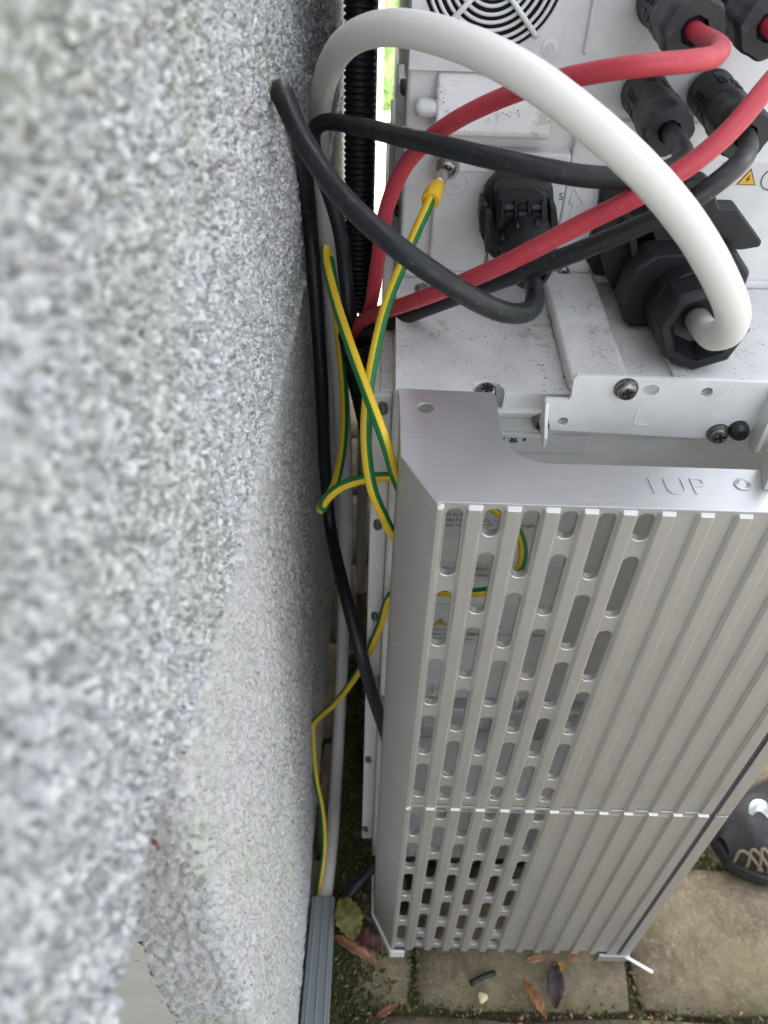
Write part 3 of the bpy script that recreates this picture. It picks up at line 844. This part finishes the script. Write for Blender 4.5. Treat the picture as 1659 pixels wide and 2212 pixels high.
for i in range(len(arp)):
    vs, fs = tube_vf([arp[i], (arp[i] + arp[(i + 1) % len(arp)]) / 2, arp[(i + 1) % len(arp)]], .00035, 6)
    mobj('arrow_emboss', vs, fs, M['white'], inv, smooth=True)
txt('lettering', 'S', at(1206, 432, y=YI - .0093), (1, .0, .1), (0, 0, 1), .006, M['ink_soft'], inv)
# lock screws
screw(inv, at(1218, 588, y=YI - .010), .0036, M['steel'], h=.0012)
lathe('screw', at(912, 625, z=.001) + Vector((0, 0, .0005)), (0, 0, 1), [(0, .0048), (.0012, .0046), (.0022, .003), (.0022, .001)], M['steel'], bat, n=24)
for qx, qy, s_ in ((878, 187, 1), (876, 215, .7), (862, 272, .8), (857, 350, .8), (853, 455, .9)):
    c = at(qx, qy, y=YI + .02 + (0 if qy < 200 else .05)); lathe('screw', (xl - .0004, c.y, c.z), (-1, 0, 0), [(0, .0048 * s_), (.002 * s_, .0046 * s_), (.003 * s_, .003 * s_)], M['steel_dark'], inv, n=18)
# side wing plates behind the left edge
box('side_wing', xl - .0045, xl + .001, YI + .06, YI + .10, .02, .092, M['white_dirty'], inv, bevel=.001)
box('side_wing', xl - .0075, xl + .001, YI + .11, YI + .16, -.01, .052, M['white_dirty'], inv, bevel=.001)
# sticker with the shock sign at the right
st = box('warning_label', at(1560, 360, y=YI - .0036).x, .26, YI - .0039, YI - .0030, at(1600, 402, y=YI - .0036).z, at(1600, 350, y=YI - .0036).z, M['label'], inv, bevel=.0001)
tri(st, 1615, 388, .0056, YI - .0041)
c = at(1668, 388, y=YI - .0041)
ring = [Vector((c.x + .0060 * math.cos(t * math.pi / 16), c.y, c.z + .0060 * math.sin(t * math.pi / 16))) for t in range(33)]
vs, fs = tube_vf(ring, .0003, 6); mobj('round_symbol', vs, fs, M['ink'], st, smooth=True)


# ------------------------------------------------------------------ cable ports
def dc_gland(base, tip_y, r, label):
    c = at(*base, y=YI - .004)
    L = (YI - .004) - tip_y
    g = thing('cable_connector', label, 'connector', c, 'round black panel connectors')
    ax = (0, -1, 0)
    lathe('socket_body', c, ax, [(0, r * 1.02), (.002, r * 1.02), (.003, r * .98), (L * .50, r * .98), (L * .51, r * .94), (L * .53, r * .94)], M['slate'], g, n=48)
    # raised blocks and slots round the body
    for i in range(12):
        t = math.pi * 2 * i / 12 + .2
        if i % 3 == 1: continue
        for (a0, a1, wd) in ((.10, .20, .13), (.24, .34, .16), (.37, .46, .12)):
            if (i + int(a0 * 100)) % 4 == 0: continue
            vs = []
            for rr in (r * .97, r * 1.035):
                for tt in (t - wd, t + wd):
                    for aa in (L * a0, L * a1): vs.append((c.x + rr * math.cos(tt), c.y - aa, c.z + rr * math.sin(tt)))
            mobj('grip_block', vs, [(0, 1, 3, 2), (4, 6, 7, 5), (0, 4, 5, 1), (2, 3, 7, 6), (0, 2, 6, 4), (1, 5, 7, 3)], M['deep_black'] if (i + int(a0 * 50)) % 2 else M['slate'], g, bevel=.0003)
    nut_mod = lambda th: 1 + .035 * math.cos(th * 8)
    nut = lathe('gland_nut', c, ax, [(L * .52, r * .98), (L * .54, r * 1.0), (L * .78, r * 1.0), (L * .80, r * 1.04), (L * .96, r * 1.03), (L, r * .93), (L, r * .46), (L - .003, r * .43), (L - .006, r * .40)], M['slate'], g, n=64, mod=nut_mod)
    lathe('seal_ring', c, ax, [(L * .985 - .004, r * .44), (L * .985 - .003, r * .44), (L * .985 - .003, r * .3)], M['deep_black'], nut, n=24)
    return c, c + Vector((0, -L, 0))
r_ = .0118
G1 = dc_gland((1436, -2), .150, .0138, 'black round connector at the top edge with a red cable bending out')
G2 = dc_gland((1586, -8), .152, .0138, 'black round connector in the top right corner of the photo')
G3 = dc_gland((1391, 200), .150, .0120, 'black round connector under the red cable, black cable curling left from it')
G4 = dc_gland((1535, 202), .146, .0122, 'black round connector between the two red cable loops above the warning sticker')

# COM plug: square flanged connector with a conical boot
com = thing('data_plug', 'black square data plug with side latches beside the embossed arrow', 'plug', at(1120, 450, y=YI - .01))
YC = YI - .009
prism('flange', [(1046, 415), (1075, 382), (1178, 386), (1196, 410), (1200, 470), (1206, 520), (1196, 560), (1060, 560), (1042, 520)], YC - .012, YC, M['black_plastic'], com, bevel=.003)
prism('latch', [(1040, 438), (1056, 438), (1058, 500), (1050, 521), (1040, 516), (1035, 480)], YC - .020, YC - .006, M['black_plastic'], com, bevel=.0012)
prism('latch', [(1048, 455), (1062, 455), (1058, 545), (1048, 545)], YC - .026, YC - .018, M['black_plastic'], com, bevel=.0008)
prism('latch', [(1186, 440), (1202, 446), (1208, 500), (1200, 545), (1190, 540)], YC - .020, YC - .006, M['black_plastic'], com, bevel=.0012)
prism('collar', [(1070, 412), (1088, 404), (1166, 406), (1182, 416), (1186, 500), (1070, 500)], YC - .024, YC - .011, M['black_plastic'], com, bevel=.002)
for i in range(3):
    for j in range(2):
        x0 = 1090 + i * 29; y0 = 444 + j * 15
        prism('cage_window', [(x0, y0), (x0 + 21, y0), (x0 + 21, y0 + 9), (x0, y0 + 9)], YC - .0262, YC - .0238, M['deep_black'] if (i + j) % 2 else M['alu_dark'], com, bevel=.0004)
for i in range(4):
    x0 = 1083 + i * 29
    prism('cage_bar', [(x0, 438), (x0 + 5, 438), (x0 + 5, 478), (x0, 478)], YC - .0275, YC - .0238, M['black_plastic'], com, bevel=.0004)
cb = at(1137, 522, y=YC - .026); ce = at(1147, 588, y=YC - .058)
axc = (ce - cb); Lc = axc.length
lathe('boot', cb, axc, [(-.012, .0146), (0, .0156), (.001, .0150), (.010, .0152), (Lc * .55, .0150), (Lc * .8, .0132), (Lc, .0108), (Lc + .001, .0085), (Lc - .003, .006)], M['black_plastic'], com, n=44, mod=lambda t: 1 + .012 * math.cos(t * 7))
for i in range(9):
    t = math.pi * 2 * i / 9
    u_, v_, a_ = frame(axc)
    e = u_ * math.cos(t) + v_ * math.sin(t)
    C = [cb + e * .0152 + a_ * .003, cb + e * .0156 + a_ * .006, cb + e * .0152 + a_ * .010]
    vs, fs = tube_vf(C, .0013, 8); mobj('grip_rib', vs, fs, M['black_plastic'], com, smooth=True)

# big AC connector
ac = thing('power_connector', 'large black block connector with octagonal gland nut holding the thick white cable', 'connector', at(1440, 560, y=YI - .01))
prism('back_plate', [(1301, 398), (1330, 392), (1535, 392), (1545, 405), (1545, 580), (1307, 597), (1283, 594), (1266, 562), (1270, 540), (1293, 463)], YI - .013, YI - .003, M['black_plastic'], ac, bevel=.0015)
prism('locking_flap', [(1484, 389), (1530, 389), (1538, 396), (1554, 449), (1594, 450), (1614, 478), (1647, 523), (1643, 533), (1598, 541), (1420, 545), (1400, 470), (1440, 440)], YI - .042, YI - .030, M['black_plastic'], ac, bevel=.0012)
prism('housing_block', [(1330, 480), (1420, 450), (1560, 455), (1590, 560), (1560, 680), (1330, 600)], YI - .030, YI - .010, M['black_plastic'], ac, bevel=.002)
prism('housing_block', [(1413, 553), (1595, 547), (1622, 590), (1600, 654), (1580, 706), (1366, 708), (1349, 698), (1338, 666), (1372, 582)], YI - .060, YI - .040, M['black_plastic'], ac, bevel=.0020)
prism('side_rib', [(1300, 540), (1340, 470), (1360, 480), (1372, 585), (1342, 664), (1310, 600)], YI - .036, YI - .012, M['black_plastic'], ac, bevel=.001)
prism('side_rib', [(1352, 472), (1366, 470), (1385, 575), (1346, 668), (1338, 660), (1370, 580)], YI - .048, YI - .036, M['black_plastic'], ac, bevel=.0008)
cg = at(1478, 650, y=YI - .060)
tipy = .112
Lg = cg.y - tipy
tip = at(1522, 712, y=tipy)
axg = tip - cg; Lg = axg.length
lathe('gland_body', cg, axg, [(-.012, .0225), (0, .0228), (Lg * .42, .0225), (Lg * .44, .0205)], M['black_plastic'], ac, n=56, mod=lambda t: 1 + .012 * math.cos(t * 10))
def octo(t):
    a_ = (t % (math.pi / 4)) - math.pi / 8
    return 1 / math.cos(a_) * .965
nutg = lathe('gland_nut', cg, axg, [(Lg * .40, .0200), (Lg * .44, .0226), (Lg * .96, .0232), (Lg, .0215), (Lg, .0175), (Lg * .9, .0160), (Lg * .62, .0130), (Lg * .60, .0095)], M['black_plastic'], ac, n=64, mod=octo, phase=.2)

# ------------------------------------------------------------------ cables
D = lambda px_, py_2, d: at(px_, py_2, d=d)
white = tube('white_cable', [cg + axg * .62, tip + axg.normalized() * -.002, D(1552, 724, .352), D(1577, 712, .333), D(1584, 672, .318), D(1555, 600, .306), D(1500, 503, .297), D(1405, 385, .288), D(1290, 278, .282), D(1150, 170, .282), D(1010, 97, .292), D(860, 60, .318), D(765, 80, .355), D(710, 150, .42), D(691, 240, .49), D(690, 330, .545), D(700, 430, .575), D(712, 560, .60), D(722, 700, .62), D(736, 850, .65), D(744, 1000, .71), D(747, 1180, .79), D(742, 1350, .87), D(736, 1500, .925), D(728, 1650, .925), D(718, 1800, .865), at(706, 1915, z=GZ + .013), at(699, 1975, z=GZ + .012), at(695, 2030, z=GZ + .012)],
             0.0067, M['cable_white'], step=.003, n=32)
tag(white, 'thick white cable arching over everything from the gland nut down to the trunking', 'cable')
def hole_out(G, k_=.012): return [G[1] + Vector((0, .012, 0)), G[1] + Vector((0, -.002, 0))]
red1 = tube('red_cable', hole_out(G1) + [D(1545, 92, .345), D(1556, 108, .325), D(1540, 125, .312), D(1480, 134, .305), D(1380, 142, .305), D(1200, 174, .33), D(1080, 213, .355), D(960, 275, .38), D(880, 350, .405), D(838, 440, .43), D(818, 550, .46), D(804, 645, .495), D(791, 700, .52), D(783, 742, .55), D(789, 800, .60)],
            .0041, M['cable_red'], step=.003)
tag(red1, 'red cable from the topmost connector, sweeping left behind the white arch', 'cable', 'red cables into the conduit')
red2 = tube('red_cable', hole_out(G2) + [D(1720, 110, .35), D(1716, 130, .34), D(1690, 150, .335), D(1650, 195, .33), D(1590, 270, .33), D(1500, 350, .333), D(1400, 412, .34), D(1250, 487, .358), D(1100, 565, .38), D(950, 630, .42), D(850, 666, .465), D(806, 681, .495), D(780, 696, .515), D(773, 722, .54), D(783, 790, .59)],
            .0043, M['cable_red'], step=.003)
tag(red2, 'red cable entering from the right edge and running straight down left across the black plug', 'cable', 'red cables into the conduit')
bk1 = tube('black_cable', hole_out(G3) + [D(1470, 318, .362), D(1478, 342, .35), D(1455, 366, .342), D(1400, 380, .34), D(1280, 383, .34), D(1100, 350, .345), D(900, 303, .375), D(760, 270, .44), D(712, 262, .455), D(681, 267, .462), D(671, 292, .468), D(683, 345, .475), D(714, 425, .49), D(736, 505, .505), D(747, 600, .522), D(756, 680, .532), D(767, 722, .55), D(781, 790, .59)],
           .0046, M['cable_black'], step=.003)
tag(bk1, 'black cable running left across the housing just above the earth lug', 'cable')
bk2 = tube('black_cable', hole_out(G4) + [D(1613, 331, .372), D(1597, 353, .362), D(1562, 384, .357), D(1500, 430, .36), D(1400, 480, .37), D(1250, 543, .388), D(1100, 598, .41), D(950, 655, .45), D(860, 690, .485), D(808, 712, .512), D(786, 728, .535), D(786, 790, .585)],
           .0046, M['cable_black'], step=.003)
tag(bk2, 'black cable lying just below the straight red cable', 'cable')
aN = axc.normalized()
bk3 = tube('black_cable', [cb + axc * .8, cb + axc * 1.02, cb + axc * 1.02 + aN * .008, D(1156, 640, .405), D(1150, 668, .392), D(1115, 678, .375), D(1050, 660, .352), D(950, 600, .338), D(850, 528, .335), D(750, 438, .342), D(690, 360, .355), D(642, 280, .360), D(618, 222, .362), D(604, 199, .366), D(604, 192, .373), D(614, 205, .386), D(634, 255, .412), D(652, 325, .45), D(661, 395, .49), D(670, 490, .523), D(682, 640, .545), D(694, 820, .58), D(702, 1000, .64), D(714, 1140, .67), at(745, 1280, y=.13), at(778, 1405, y=.095), at(806, 1505, y=.088), at(836, 1595, y=.076), at(862, 1700, y=.078), at(815, 1862, z=GZ + .035), at(770, 1912, z=GZ + .022), at(732, 1958, z=GZ + .012), at(712, 1990, z=GZ + .010)],
           .0048, M['cable_black'], step=.003)
tag(bk3, 'black cable looping from the data plug to the wall and down to the ground', 'cable')

ST = (M['green'], (0, 1, 2, 17, 18, 19))
LF, RT, UPP = Vector((-1, 0, 0)), Vector((1, 0, 0)), Vector((0, .7, .7))
def gy(pts, label, r=.0029, sides=None):
    o = tube('earth_wire', pts, r, M['yellow'], step=.0025, n=20, stripes=ST, sides=sides)
    return tag(o, label, 'wire', 'green and yellow earth wires')
lugc = at(964, 359, y=YI - .0065)
w1 = gy([D(935, 420, .436), D(920, 455, .43), D(900, 498, .425), D(868, 575, .42), D(836, 655, .42), D(812, 750, .42), D(795, 850, .42), D(790, 945, .425), D(801, 1045, .43), D(826, 1110, .445), D(858, 1168, .47), D(900, 1200, .50), D(940, 1210, .53)],
        'green and yellow earth wire from the crimped lug down behind the upper cover', sides=[(D(900, 498, .425), RT), (D(795, 850, .42), RT), (D(858, 1168, .47), RT)])
w2 = gy([D(940, 1210, .50), D(900, 1130, .465), D(858, 1040, .43), D(830, 950, .405), D(790, 842, .408), D(745, 715, .43), D(716, 620, .46), D(702, 558, .485), D(702, 538, .495), D(710, 552, .51), D(724, 640, .53), D(733, 740, .55), D(741, 820, .56), D(744, 900, .555), D(738, 985, .54), D(722, 1050, .52), D(702, 1088, .50), D(693, 1102, .488), D(700, 1082, .475), D(740, 1048, .462), D(800, 1032, .458), D(862, 1030, .462), D(930, 1042, .468), D(1000, 1060, .472), D(1062, 1095, .478), D(1112, 1135, .482), D(1131, 1180, .487), D(1122, 1235, .494), D(1085, 1268, .50), D(1030, 1280, .505), D(950, 1278, .515), D(880, 1268, .522), D(846, 1285, .53), D(822, 1350, .57), D(772, 1455, .66), D(722, 1520, .73), D(690, 1548, .775), D(676, 1566, .795), D(676, 1600, .805), D(682, 1680, .82), D(697, 1758, .82), D(700, 1840, .825), at(688, 1925, z=GZ + .014), at(684, 1985, z=GZ + .012)],
        'green and yellow earth wire looping beside the wall, through the cover and into the trunking', sides=[(D(858, 1040, .43), LF), (D(745, 715, .43), LF), (D(702, 558, .485), LF), (D(724, 640, .53), RT), (D(744, 900, .555), RT), (D(722, 1050, .52), RT), (D(740, 1048, .462), UPP), (D(862, 1030, .462), UPP), (D(1000, 1060, .472), UPP + RT), (D(1131, 1180, .487), RT), (D(1085, 1268, .5), UPP), (D(950, 1278, .515), UPP), (D(822, 1350, .57), LF), (D(722, 1520, .73), LF), (D(682, 1680, .82), LF), (at(688, 1925, z=GZ + .014), LF)])
# crimped lug, screw and yellow sleeve on the housing
lug = thing('earth_lug', 'ring terminal with yellow crimp sleeve screwed to the white housing', 'terminal', lugc)
lathe('ring', lugc, (0, -1, 0), [(0, .0076), (.0014, .0076), (.0014, .003)], M['clear'], lug, n=32)
sp = D(935, 420, .436)
d = (sp - lugc)
tube('barrel', [lugc + d * .28 + Vector((0, -.001, 0)), lugc + d * .5 + Vector((0, -.0015, 0)), lugc + d * .66], .0034, M['clear'], lug, n=16)
tube('copper_end', [lugc + d * .50 + Vector((0, -.0022, 0)), lugc + d * .62 + Vector((0, -.0022, 0))], .0030, M['copper'], lug, n=12)
d2 = D(920, 455, .43) - sp
lathe('sleeve', lugc + d * .70, sp - lugc - d * .60 + d2 * .6, [(0, .0036), (.001, .0044), (.009, .0046), (.0092, .0050), (.0160, .0050), (.0170, .0047), (.0172, .0032)], M['ferrule'], lug, n=28)
screw(lug, lugc + Vector((0, -.0014, 0)), .0050, M['steel'], washer=1, h=.0018)

# ------------------------------------------------------------------ conduits, tube, trunking
def corr(s_, t): return .0098 + .0010 * math.sin(s_ * 2 * math.pi / .0041)
xc = at(784, 300, d=.66)
b0 = at(774, 664, d=.66)
def vertical(px_, py_2, d, up_z, dn_py=None):
    p = at(px_, py_2, d=d); return p
cA = Vector((b0.x, b0.y, b0.z)); cB = Vector((b0.x - .001, b0.y + .002, .36))
C = [cA + (cB - cA) * (i / 620) for i in range(621)]
vs, fs = tube_vf(C, .01, 24, rfun=corr)
o = mobj('corrugated_conduit', vs, fs, M['cable_blacker'], smooth=True)
tag(o, 'tall black corrugated conduit standing vertically beside the wall end', 'conduit', 'black corrugated conduits')
mouth = thing('corrugated_conduit', 'short open mouthed black conduit that swallows the red and black cables', 'conduit', D(778, 740, .542), 'black corrugated conduits')
Cp = catmull([D(772, 722, .532), D(777, 748, .542), D(784, 800, .572), D(795, 860, .62), D(812, 950, .72)], .0008)
vs, fs = tube_vf(Cp, .0112, 28, rfun=lambda s_, t: .0118 + (.0006 * math.sin(s_ * 2 * math.pi / .0034) if s_ > .008 else .0008))
mobj('sleeve', vs, fs[:-2], M['cable_blacker'], mouth, smooth=True)
# galvanised tube beyond, lit at the top
p = at(783, 1050, d=.98); 
tb_ = lathe('steel_tube', (p.x, p.y, GZ), (0, 0, 1), [(0, .0068), (1.5, .0068)], M['tube_bright'], None, n=28)
tag(tb_, 'thin galvanised steel tube standing between the wall and the battery stack', 'pipe')
p = at(815, 100, y=1.62)
wp = lathe('white_post', (p.x, p.y, GZ), (0, 0, 1), [(0, .014), (1.9, .014)], M['white_bright'], None, n=28)
tag(wp, 'bright sunlit white post behind the tall corrugated conduit', 'post')
# grey trunking along the foot of the wall
tr = thing('cable_trunking', 'grey plastic cable trunking running along the foot of the wall', 'trunking', at(690, 1960, z=GZ))
ye = at(698, 1935, z=GZ + .028).y
xL = at(674, 1937, z=GZ + .028).x; xR2 = at(724, 1940, z=GZ + .028).x
xLb = at(648, 2212, z=GZ + .028).x; xRb = at(711, 2212, z=GZ + .028).x
yb_ = at(680, 2212, z=GZ + .028).y - .12
k_ = (yb_ - ye) / (at(680, 2212, z=GZ + .028).y - ye)
xLb = xL + (xLb - xL) * k_; xRb = xR2 + (xRb - xR2) * k_
def trough(inset, z0, z1, m, nm, th=.0015):
    vs = []
    for (a0, a1, y) in ((xL, xR2, ye), (xLb, xRb, yb_)):
        vs += [(a0 + inset, y, z0), (a1 - inset, y, z0), (a1 - inset, y, z1), (a0 + inset, y, z1)]
    return mobj(nm, vs, [(0, 1, 2, 3), (4, 7, 6, 5), (0, 4, 5, 1), (1, 5, 6, 2), (2, 6, 7, 3), (3, 7, 4, 0)], m, tr, bevel=.0012)
trough(.0006, GZ + .001, GZ + .024, M['duct'], 'trunking_body')
trough(0, GZ + .0205, GZ + .0268, M['duct'], 'trunking_lid')
for fr in (.18, .5, .82):      # moulded ridges along the lid
    xa_, xb_ = xL + (xR2 - xL) * fr, xLb + (xRb - xLb) * fr
    mobj('lid_ridge', [(xa_ - .0012, ye + .0004, GZ + .0267), (xa_ + .0012, ye + .0004, GZ + .0267), (xa_, ye + .0004, GZ + .0278), (xb_ - .0012, yb_, GZ + .0267), (xb_ + .0012, yb_, GZ + .0267), (xb_, yb_, GZ + .0278)], [(0, 1, 2), (3, 5, 4), (0, 2, 5, 3), (1, 4, 5, 2), (0, 3, 4, 1)], M['duct'], tr)
# ------------------------------------------------------------------ things lying on the ground
def leaf(name, px_, py_2, L, W, ang, col, label, curl=.3, lift=.004):
    m = mat('leaf ' + name, col, .6); k = MatKit(m); co = k.coord()
    k.set('Base Color', k.ramp(k.noise(co, 90, 5, .7), [(.3, tuple(v * .45 for v in col)), (.55, col), (.8, tuple(min(1, v * 1.25) for v in col))]))
    c = at(px_, py_2, z=GZ + lift); vs = []; fs = []
    n = 14
    for i in range(n + 1):
        t = i / n; wd = W * math.sin(math.pi * min(1, t * .96 + .02)) ** .75 * (1 - .25 * t)
        for j in (-1, -.5, 0, .5, 1):
            x = (t - .5) * L; y = j * wd * (1 + .12 * math.sin(i * 2.7)) ; z = curl * (abs(j) ** 1.5) * W * .8 + .12 * L * math.sin(t * 3.1) + .0012 * math.sin(i * 1.9 + j * 3)
            vs.append((c.x + x * math.cos(ang) - y * math.sin(ang), c.y + x * math.sin(ang) + y * math.cos(ang), c.z + z))
    for i in range(n):
        for j in range(4): fs.append((i * 5 + j, i * 5 + j + 1, i * 5 + j + 6, i * 5 + j + 5))
    o = mobj('leaf', vs, fs, m, smooth=True)
    s_ = o.modifiers.new('thick', 'SOLIDIFY'); s_.thickness = .0003
    return tag(o, label, 'leaf', 'fallen leaves')
leaf('a', 752, 1985, .040, .015, 1.9, (.22, .20, .06), 'broad yellow green leaf between the trunking and the base', .5, .02)
leaf('b', 785, 2030, .036, .010, -.6, (.11, .04, .028), 'dark red brown leaf under the broad yellow one', .6, .006)
leaf('b2', 765, 2052, .05, .006, -.5, (.30, .14, .07), 'narrow tan leaf lying below the red brown one', .6, .004)
leaf('c', 1197, 2128, .040, .009, 1.45, (.055, .035, .04), 'dark purple leaf lying lengthwise on the pavers', .5)
leaf('d', 1155, 2160, .036, .0055, -1.05, (.30, .13, .05), 'orange brown pointed leaf left of the dark purple leaf', .5)
leaf('e', 1208, 2088, .014, .0045, .2, (.46, .23, .06), 'small orange leaf at the tip of the dark purple leaf', .4)
leaf('f', 1158, 2072, .022, .004, .25, (.42, .23, .12), 'pale orange wood sliver close under the lower cover', .3)
leaf('g', 1238, 2072, .012, .003, .1, (.5, .26, .10), 'tiny tan leaf bit under the ribs of the lower cover', .3)
leaf('h', 835, 2185, .022, .004, .5, (.28, .11, .06), 'small rusty leaf near the bottom edge beside the moss', .4)
stick = tube('cable_offcut', [at(1016, 2125, z=GZ + .004), at(1036, 2112, z=GZ + .004), at(1070, 2101, z=GZ + .004)], .0026, M['cable_blacker'], n=12)
tag(stick, 'short black cable offcut lying on the paver below the cover', 'offcut')
ws = mobj('white_strip', *box_vf(-.014, .014, -.0016, .0016, -.0006, .0006), M['white_bright'], bevel=.0003)
c = at(1380, 2083, z=GZ + .012); ws.location = c; ws.rotation_euler = (0, .1, math.atan2(at(1405, 2096, z=GZ + .012).y - at(1356, 2070, z=GZ + .012).y, at(1405, 2096, z=GZ + .012).x - at(1356, 2070, z=GZ + .012).x))
ws.scale = (1.0, 1, 1)
tag(ws, 'thin white plastic strip sticking out from the right foot of the cover', 'strip')
peb = lathe('pebble', at(1042, 2156, z=GZ + .001), (0, 0, 1), [(0, .003), (.0015, .0048), (.003, .0042), (.0042, .002)], M['stone_white'], None, n=14, mod=lambda t: 1 + .15 * math.sin(t * 3 + 1))
tag(peb, 'cream pebble below the black cable offcut', 'pebble')
# small red curled sprig on the niche reveal
sp_ = tube('dry_sprig', [at(303, 1826, y=-.152), at(315, 1818, y=-.153), at(330, 1817, y=-.155), at(341, 1822, y=-.156), at(342, 1832, y=-.156)], .0008, mat('dry sprig', (.22, .09, .08), .7), n=8, step=.001)
tag(sp_, 'tiny curled reddish sprig stuck at the niche edge of the wall', 'sprig')

# moss and litter by the wall and in the joints
def litter(name, N, gen, size, m, label, cat, flat=.4):
    vs = []; fs = []
    for _ in range(N):
        x, y = gen(); s_ = rng.uniform(*size); a_ = rng.uniform(0, 6.28); z = GZ + rng.uniform(0, .003)
        e1_ = Vector((math.cos(a_), math.sin(a_), rng.uniform(-.4, .4))) * s_; e2_ = Vector((-math.sin(a_), math.cos(a_), rng.uniform(-.4, .4))) * s_ * flat
        p_ = Vector((x, y, z)); b_ = len(vs); up_ = Vector((0, 0, s_ * rng.uniform(.2, .9)))
        vs += [p_ - e1_, p_ + e2_, p_ + e1_, p_ - e2_, p_ + up_]
        fs += [(b_, b_ + 1, b_ + 4), (b_ + 1, b_ + 2, b_ + 4), (b_ + 2, b_ + 3, b_ + 4), (b_ + 3, b_, b_ + 4)]
    o = mobj(name, vs, fs, m); return tag(o, label, cat, kind='stuff')
_g = GZ
def deck_pt(): return rng.uniform(-.012, .20), .09 + rng.uniform(0, 1) * .115
GZ = .0004
litter('dirt_crumbs', 70, deck_pt, (.0003, .0011), M['ink_soft'], 'dark dirt crumbs scattered on the white deck under the cables', 'dirt', .5)
GZ = _g
def near_wall():
    return -.06 + abs(rng.normal(0, .025)), rng.uniform(-.16, .35)
def joints():
    if rng.random() < .55: return rng.uniform(-.05, .55), Y0 + PD * rng.integers(-1, 4) + rng.normal(0, .003)
    j = rng.integers(-1, 4); return X0 + PW * (rng.integers(-1, 2) + (.5 if j % 2 else 0)) + rng.normal(0, .003), Y0 + PD * (j + rng.random())
def anywhere(): return rng.uniform(-.06, .6), rng.uniform(-.2, .3)
litter('moss', 7000, near_wall, (.0012, .0045), M['moss'], 'dark moss and litter in the gap along the foot of the wall', 'moss')
litter('moss', 4200, joints, (.0008, .003), M['moss'], 'green moss growing in the joints between the pavers', 'moss')
litter('litter', 2200, lambda: near_wall() if rng.random() < .6 else joints(), (.0010, .0042), M['moss2'], 'dry tan moss flecks scattered along wall foot and joints', 'litter')
litter('litter', 420, lambda: near_wall() if rng.random() < .35 else joints(), (.0010, .0040), M['chip'], 'small orange wood chips scattered on the pavers', 'litter')
litter('grit', 900, anywhere, (.0004, .0015), M['moss2'], 'tan grit scattered over the pavers', 'grit', .8)

# ------------------------------------------------------------------ shoe at the right edge
shoe = thing('shoe', 'black shoe with tan zigzag stripes standing on the pavers at the right edge', 'shoe', at(1640, 1830, z=GZ))
A0 = at(1480, 1905, z=GZ); 
SM = rubber('black shoe leather', (.008, .008, .009), (.02, .021, .023), .6)
TM = mat('tan shoe trim', (.20, .15, .10), .7)
c0 = at(1520, 1868, z=GZ)
def shoe_pt(t, a_):
    """t along the shoe from toe 0 to heel 1, a angle over the section 0..pi"""
    L = .26; wd = (.032 + .014 * math.sin(min(1, t * 1.5) * math.pi * .8)) * min(1, (t * 9 + .12) ** .5); h = .034 + .045 * min(1, max(0, (t - .2) / .5)) ** 1.2
    h *= min(1, (t * 8 + .25) ** .5)
    ax_ = Vector((.93, .36, 0)).normalized(); sd = Vector((-ax_.y, ax_.x, 0))
    wr = .0022 * math.sin(t * 40 + a_ * 2) * math.sin(a_)
    return c0 + Vector((.016, .008, 0)) + ax_ * (t * L) + sd * ((wd + wr) * math.cos(a_)) + Vector((0, 0, .016 + (h + wr) * math.sin(a_) ** .8))
vs = []; fs = []; NT, NA = 40, 24
for i in range(NT + 1):
    for j in range(NA + 1): vs.append(shoe_pt(i / NT, math.pi * j / NA))
for i in range(NT):
    for j in range(NA): q_ = i * (NA + 1) + j; fs.append((q_, q_ + 1, q_ + NA + 2, q_ + NA + 1))
mobj('upper', vs, fs, SM, shoe, smooth=True)
vs = []; fs = []
for i in range(NT + 1):
    l = shoe_pt(i / NT, 0); r2 = shoe_pt(i / NT, math.pi); m_ = (l + r2) / 2
    l = m_ + (l - m_) * 1.12; r2 = m_ + (r2 - m_) * 1.12
    vs += [Vector((l.x, l.y, GZ)), Vector((l.x, l.y, GZ + .019)), Vector((r2.x, r2.y, GZ + .019)), Vector((r2.x, r2.y, GZ))]
for i in range(NT):
    for j in range(4): q_ = i * 4; fs.append((q_ + j, q_ + (j + 1) % 4, q_ + 4 + (j + 1) % 4, q_ + 4 + j))
fs += [(0, 1, 2, 3), (NT * 4 + 3, NT * 4 + 2, NT * 4 + 1, NT * 4)]
mobj('sole', vs, fs, rubber('black sole rubber', (.015, .015, .014), (.03, .028, .025), .6), shoe, bevel=.003)
for k0 in range(12):
    t0 = -.012 + k0 * .030
    pts = []
    for dt, aa in ((0.0, .93), (.004, .84), (.010, .74), (.022, .66), (.036, .72), (.052, .82), (.072, .93)):
        p_ = shoe_pt(t0 + .02 + dt, math.pi * aa)
        m_ = shoe_pt(t0 + .02 + dt, math.pi / 2); m_ = Vector((m_.x, m_.y, GZ + .015))
        pts.append(p_ + (p_ - m_).normalized() * .0012)
    tube('stripe', pts, .0017, TM, shoe, n=8, step=.002)
pe = shoe_pt(.17, math.pi * .42)
lathe('eyelet', pe + Vector((0, .004, -.003)), (.1, -.5, 1), [(0, .012), (.004, .013), (.006, .010), (.004, .006), (.002, .002)], M['steel_tube'], shoe, n=24)
